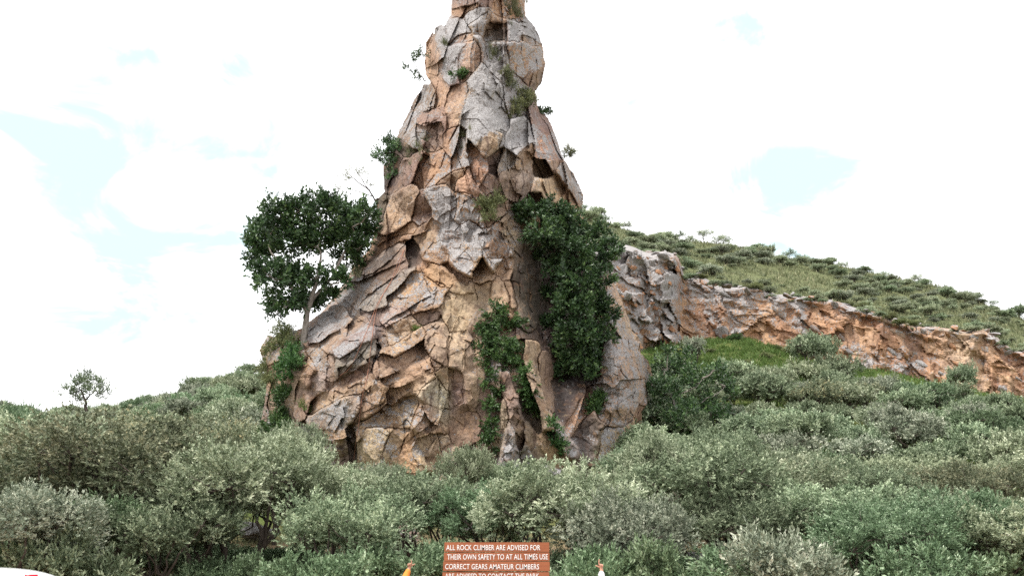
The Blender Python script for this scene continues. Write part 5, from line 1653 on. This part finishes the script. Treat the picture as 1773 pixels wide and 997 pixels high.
def skinned(chains, sub=2):
    """chains: list of lists of (point, radius); chains that start at the same point share the vertex. Returns mesh V, F."""
    vs, rs, es = [], [], []
    idx = {}
    for ch in chains:
        prev = None
        for p, r in ch:
            key = tuple(round(float(x), 4) for x in p)
            if key not in idx:
                idx[key] = len(vs); vs.append(key); rs.append(r)
            k = idx[key]
            if prev is not None: es.append((prev, k))
            prev = k
    me = bpy.data.meshes.new('tmp')
    me.from_pydata(vs, es, [])
    o = bpy.data.objects.new('tmp', me)
    C.objects.link(o)
    sk = o.modifiers.new('skin', 'SKIN')
    sk.use_smooth_shade = True
    for i, r in enumerate(rs):
        rr = r if isinstance(r, tuple) else (r, r)
        me.skin_vertices[0].data[i].radius = rr
        me.skin_vertices[0].data[i].use_root = i == 0
    sb = o.modifiers.new('sub', 'SUBSURF'); sb.levels = sub; sb.render_levels = sub
    bpy.context.view_layer.update()
    dg = bpy.context.evaluated_depsgraph_get()
    r = bpy.data.meshes.new_from_object(o.evaluated_get(dg))
    V = np.array([v.co[:] for v in r.vertices]); F = [tuple(p.vertices) for p in r.polygons]
    bpy.data.objects.remove(o); bpy.data.meshes.remove(me); bpy.data.meshes.remove(r)
    return V, F


def merge(parts):
    V, F, n = [], [], 0
    for v, f in parts:
        V.append(v); F += [tuple(i + n for i in q) for q in f]; n += len(v)
    return np.concatenate(V), F


def person(px_head, py_top, tip, wrist, elbow, shoulder, side, thumb, label, skin, cloth, trouser, hair, Y):
    """Pixels of the photograph for head, fingertip, wrist, elbow and shoulder of the raised arm; side: +1 the arm on the right of the picture."""
    v = lambda q, dy=0.0: np.array(P(q[0], q[1], Y + dy))
    top = v((px_head, py_top))
    gx = top[0]; g0 = gz(gx, Y)
    Hh = top[2] - g0
    root = empty('person', (gx, Y, g0))
    tag(root, label, 'person')
    rt = np.array(root.location)
    u = Hh / 7.4
    hd = top - [0, 0, u * 0.52]
    nk = top - [0, 0, u * 1.12]; ch = top - [0, 0, u * 1.75]; wa = top - [0, 0, u * 2.9]; pe = top - [0, 0, u * 3.7]
    sh = v(shoulder); el = v(elbow, -0.10); wr = v(wrist)
    so = np.array([2 * gx - sh[0], Y, ch[2] + 0.10])
    eo = so + [-side * 0.07, 0.02, -u * 1.45]; wo = eo + [side * 0.01, -0.10, -u * 1.15]
    tp = v(tip)
    hand_dir = unit(tp - wr)
    hl = np.linalg.norm(tp - wr)
    sx_ = np.array([thumb, 0, 0.0]); sx_ = unit(sx_ - hand_dir * (sx_ @ hand_dir))
    fw = unit(np.cross(hand_dir, sx_)) * (1 if np.cross(hand_dir, sx_)[1] < 0 else -1)   # towards the camera
    kn = wr + hand_dir * hl * 0.50
    chains = [[(pe, .12), (wa, .115), (ch, .13), (nk, .055), (hd - [0, 0, u * .2], .07), (hd + [0, 0, u * .12], .088), (hd + [0, 0, u * .34], .075)]]
    for s in (-1, 1):
        hp = pe + [s * 0.09, 0, -0.05]
        chains.append([(pe, .12), (hp, .095), (hp + [s * .02, -.02, -u * 1.7], .062), (hp + [s * .02, .01, -u * 3.0], .042), (np.array([hp[0] + s * .02, Y, g0 + .06]), .035), (np.array([hp[0] + s * .04, Y - .16, g0 + .04]), .03)])
    chains.append([(ch, .13), (sh, .058), (el, .042), (wr, .028), (wr + hand_dir * hl * .25, (.036, .024)), (kn, (.040, .022))])
    chains.append([(ch, .13), (so, .058), (eo, .042), (wo, .028), (wo + [0, -.02, -.09], .034)])
    body = [skinned(chains)]
    # pointing hand: index straight, the others folded, thumb out at the side
    up_ = hand_dir
    b0 = wr + up_ * hl * .40
    rootp = b0 + sx_ * 0.024
    body.append(skinned([[(rootp, .0105), (wr + up_ * hl * .62 + sx_ * .022, .0098), (wr + up_ * hl * .82 + sx_ * .018, .0086), (tp, .0068)]], 1))
    for k, (o_, ln) in enumerate(((0.008, 1.0), (-0.010, 0.95), (-0.027, 0.8))):
        st = b0 + sx_ * o_ - up_ * 0.004 * k
        body.append(skinned([[(st, .0105), (st + up_ * .022 * ln + fw * .016, .0105), (st + up_ * .008 + fw * .040 * ln, .0095), (st - up_ * .020 + fw * .032, .0085)]], 1))
    th0 = wr + up_ * hl * .20 + sx_ * .018
    body.append(skinned([[(th0, .014), (th0 + up_ * .022 + sx_ * .024 + fw * .012, .0115), (th0 + up_ * .036 + sx_ * .050 + fw * .014, .0098), (th0 + up_ * .046 + sx_ * .066 + fw * .012, .0075)]], 1))
    # face: nose, ears, eyes sunk in the head
    body.append(skinned([[(hd + [0, -.075, .02], .012), (hd + [0, -.098, -.012], .013), (hd + [0, -.085, -.022], .010)]], 1))
    for s in (-1, 1):
        body.append(skinned([[(hd + [s * .076, .0, .02], .012), (hd + [s * .082, .005, -.005], .014), (hd + [s * .078, .0, -.028], .009)]], 1))
    V, F = merge(body)
    link('body', mesh_np('body', V - rt, F, skin, True), root)
    # clothes
    e = 1.16
    cu = wr + (el - wr) * 0.12
    shirt = [[(pe + [0, 0, -.03], .150), (wa, .140), (ch, .155), (nk + [0, 0, -.045], .085)],
             [(ch, .155), (sh, .082), (el + (sh - el) * .5, .066), (el, .060), ((el + cu) / 2, .052), (cu, .044)], [(ch, .155), (so, .082), (eo, .058), (wo + (eo - wo) * .12, .042)]]
    V, F = skinned(shirt)
    V = V + np.column_stack([fbm(V, 14, 2, 3), fbm(V, 14, 2, 4), fbm(V, 14, 2, 5)]) * 0.006
    link('shirt', mesh_np('shirt', V - rt, F, cloth, True), root)
    tr_ = []
    for s in (-1, 1):
        hp = pe + [s * 0.09, 0, -0.05]
        tr_.append([(pe + [0, 0, .0], .135), (hp, .115), (hp + [s * .02, -.02, -u * 1.7], .082), (hp + [s * .02, .01, -u * 3.0], .065), (np.array([hp[0] + s * .02, Y, g0 + .10]), .060)])
    V, F = skinned(tr_)
    link('trousers', mesh_np('trousers', V - rt, F, trouser, True), root)
    for s in (-1, 1):
        hp = pe[0] + s * 0.11
        V, F = skinned([[(np.array([hp, Y + .04, g0 + .05]), .05), (np.array([hp, Y - .08, g0 + .045]), .046), (np.array([hp + s * .02, Y - .20, g0 + .035]), .036)]])
        link('shoe', mesh_np('shoe', V - rt, F, hair, True), root)
    V, F = skinned([[(hd + [0, .02, u * .36], .085), (hd + [0, .035, u * .1], .092), (hd + [0, .045, -u * .22], .078)]])
    link('hair', mesh_np('hair', V - rt, F, hair, True), root)
    for s in (-1, 1):
        bm = bmesh.new(); bmesh.ops.create_uvsphere(bm, u_segments=10, v_segments=8, radius=0.011)
        bm_obj('eye', bm, M_WHITE, root, tuple(hd + [s * .030, -.080, .022] - rt), True)
    return root


SK1 = skin_mat('brown_skin', (0.40, 0.21, 0.14)); SK2 = skin_mat('light_brown_skin', (0.52, 0.27, 0.19))
HAIR = cloth_mat('black_hair', (0.022, 0.020, 0.024))
person(687, 993.6, (711, 968), (709, 982.5), (699.5, 1005), (704, 1025), 1, 1, 'person in a bright orange top left of the sign pointing up', SK1, cloth_mat('orange_cloth', (0.80, 0.27, 0.06)), cloth_mat('dark_denim', (0.03, 0.04, 0.07)), HAIR, 16.6)
# white cloth with small dark dots
m, h = new_mat('dotted_white_cloth')
pos = h.n('ShaderNodeNewGeometry').outputs['Position']
vo = h.n('ShaderNodeTexVoronoi', i_Vector=pos, i_Scale=26.0)
nn = h.noise(pos, 12, 5)
finish(m, h, h.mix(h.maprange(vo.outputs['Distance'], 0.20, 0.26), (0.35, 0.38, 0.46), (0.78, 0.78, 0.82)), 0.85, nn, 0.8, 0.02, 0.1)
person(1064, 1002, (1038.2, 967), (1041.5, 985.5), (1042, 1010), (1047, 1031), -1, -1, 'person in a dotted white top right of the sign pointing up', SK2, m, cloth_mat('grey_cloth', (0.15, 0.15, 0.16)), HAIR, 16.6)

# ------------------------------------------------------------------ the white car at the lower left
m, h = new_mat('white_car_paint')
b_, _ = finish(m, h, (0.82, 0.82, 0.84), 0.25, None, spec=0.5)
b_.inputs['Coat Weight'].default_value = 0.6
M_CAR = m
m, h = new_mat('dark_glass'); finish(m, h, (0.02, 0.022, 0.025), 0.06, None, spec=0.6); M_GLASS = m
m, h = new_mat('red_lamp'); b_, _ = finish(m, h, (0.50, 0.006, 0.02), 0.35, None, spec=0.25); b_.inputs['Coat Weight'].default_value = 0.1; M_RED = m
m, h = new_mat('tyre_rubber'); finish(m, h, (0.02, 0.02, 0.02), 0.8); M_TYRE = m
m, h = new_mat('alloy'); finish(m, h, (0.5, 0.5, 0.52), 0.3, None, spec=0.5, Metallic=0.9); M_ALLOY = m
m, h = new_mat('grey_plastic'); finish(m, h, (0.04, 0.04, 0.042), 0.55); M_PLAS = m
CD = 9.0
ce = P(96, 997, CD)          # right rear corner of the roof edge
CR = math.radians(30)
car = empty('parked_car', (ce.x - (0.62 * math.cos(CR) + 2.0 * math.sin(CR)), CD - (0.62 * math.sin(CR) - 2.0 * math.cos(CR)), 0.0))
car.rotation_euler = (0, 0, CR)
tag(car, 'white parked car with a red tail lamp at the lower left', 'car')
# side profile: stations along the length (0 at the rear), half widths and heights (bottom, belt, roof)
ST = [(-2.16, 0.70, 0.45, 0.95, 0.98), (-2.12, 0.80, 0.38, 1.05, 1.40), (-2.02, 0.84, 0.34, 1.08, 1.60), (-1.75, 0.86, 0.30, 1.08, 1.64), (-1.0, 0.87, 0.26, 1.06, 1.655), (0.0, 0.88, 0.26, 1.04, 1.64), (0.55, 0.88, 0.26, 1.03, 1.57),
      (1.15, 0.87, 0.27, 1.02, 1.12), (1.8, 0.85, 0.30, 0.92, 0.98), (2.08, 0.78, 0.36, 0.80, 0.84), (2.16, 0.66, 0.45, 0.66, 0.68)]
Vb, Fb = [], []
NSEC = 22
for (yy, hw, zb, zbelt, zr) in ST:
    for k in range(NSEC):
        t = k / (NSEC - 1)
        # right side up, over the roof, down the left side
        s = 1 if t > 0.5 else -1
        q = 1 - abs(2 * t - 1)                # 0 at the sill, 1 at the roof centre
        if q < 0.18: x = hw * (0.94 + 0.06 * q / 0.18); z = zb + (zbelt - zb) * 0.5 * q / 0.18
        elif q < 0.36: x = hw; z = zb + (zbelt - zb) * (0.5 + 0.5 * (q - 0.18) / 0.18)
        else:
            w_ = (q - 0.36) / 0.64
            an = w_ * math.pi / 2
            x = hw * (math.cos(an) ** 0.62) if w_ < 1 else 0.0
            z = zbelt + (zr - zbelt) * math.sin(an) ** 0.42
        Vb.append((s * x, yy, z))
for i in range(len(ST) - 1):
    for k in range(NSEC - 1):
        a = i * NSEC + k
        Fb.append((a, a + 1, a + NSEC + 1, a + NSEC))
Fb.append(tuple(range(NSEC - 1, -1, -1))); Fb.append(tuple((len(ST) - 1) * NSEC + k for k in range(NSEC)))
body_o = link('body', mesh_np('body', np.array(Vb), Fb, M_CAR, True), car)
sb = body_o.modifiers.new('sub', 'SUBSURF'); sb.levels = 2; sb.render_levels = 2
cz = car.location


def car_local(px, py, D):
    p = Vector(P(px, py, D)) - Vector(car.location)
    p.rotate(Matrix.Rotation(-car.rotation_euler.z, 3, 'Z'))
    return p


for sx_ in (-1, 1):
    bm = bmesh.new(); bmesh.ops.create_cube(bm, size=1)
    bmesh.ops.scale(bm, vec=(0.145, 0.10, 0.42), verts=bm.verts)
    for vtx in bm.verts:
        if vtx.co.z > 0: vtx.co.x *= 0.92; vtx.co.y += 0.05
    bmesh.ops.bevel(bm, geom=bm.edges[:], offset=0.018, segments=3, affect='EDGES')
    lamp = bm_obj('tail_lamp', bm, M_RED, car, (sx_ * 0.425, -2.11, 1.375), True)
    bm = box_bm(0.10, 0.02, 0.09, 0.008)
    bm_obj('reflector', bm, M_WHITE, lamp, (0, -0.046, -0.08))
bm_obj('rear_window', box_bm(0.98, 0.03, 0.42, 0.012), M_GLASS, car, (0, -2.12, 1.26)).rotation_euler = (math.radians(-12), 0, 0)
bm_obj('bumper', box_bm(1.6, 0.16, 0.26, 0.05), M_PLAS, car, (0, -2.14, 0.52))
bm_obj('number_plate', box_bm(0.50, 0.012, 0.11, 0.003), M_WHITE, car, (0, -2.20, 0.80))
for sx_ in (-1, 1):
    for a, b in ((-1.85, -1.0), (-0.95, 0.0), (0.05, 0.85)):
        bm_obj('side_window', box_bm(0.02, b - a, 0.36, 0.01), M_GLASS, car, (sx_ * 0.86, (a + b) / 2, 1.22)).rotation_euler = (0, sx_ * math.radians(-9), 0)
    for yy in (-1.35, 1.35):
        bm = bmesh.new(); bmesh.ops.create_cone(bm, cap_ends=True, segments=28, radius1=0.33, radius2=0.33, depth=0.21)
        bmesh.ops.bevel(bm, geom=[e for e in bm.edges if len(e.link_faces) == 2 and e.calc_face_angle(0) > 1], offset=0.03, segments=2, affect='EDGES')
        wo_ = bm_obj('wheel', bm, M_TYRE, car, (sx_ * 0.80, yy, 0.33), True)
        wo_.rotation_euler = (0, math.pi / 2, 0)
        bm = bmesh.new(); bmesh.ops.create_cone(bm, cap_ends=True, segments=24, radius1=0.21, radius2=0.20, depth=0.225)
        bm_obj('rim', bm, M_ALLOY, wo_)
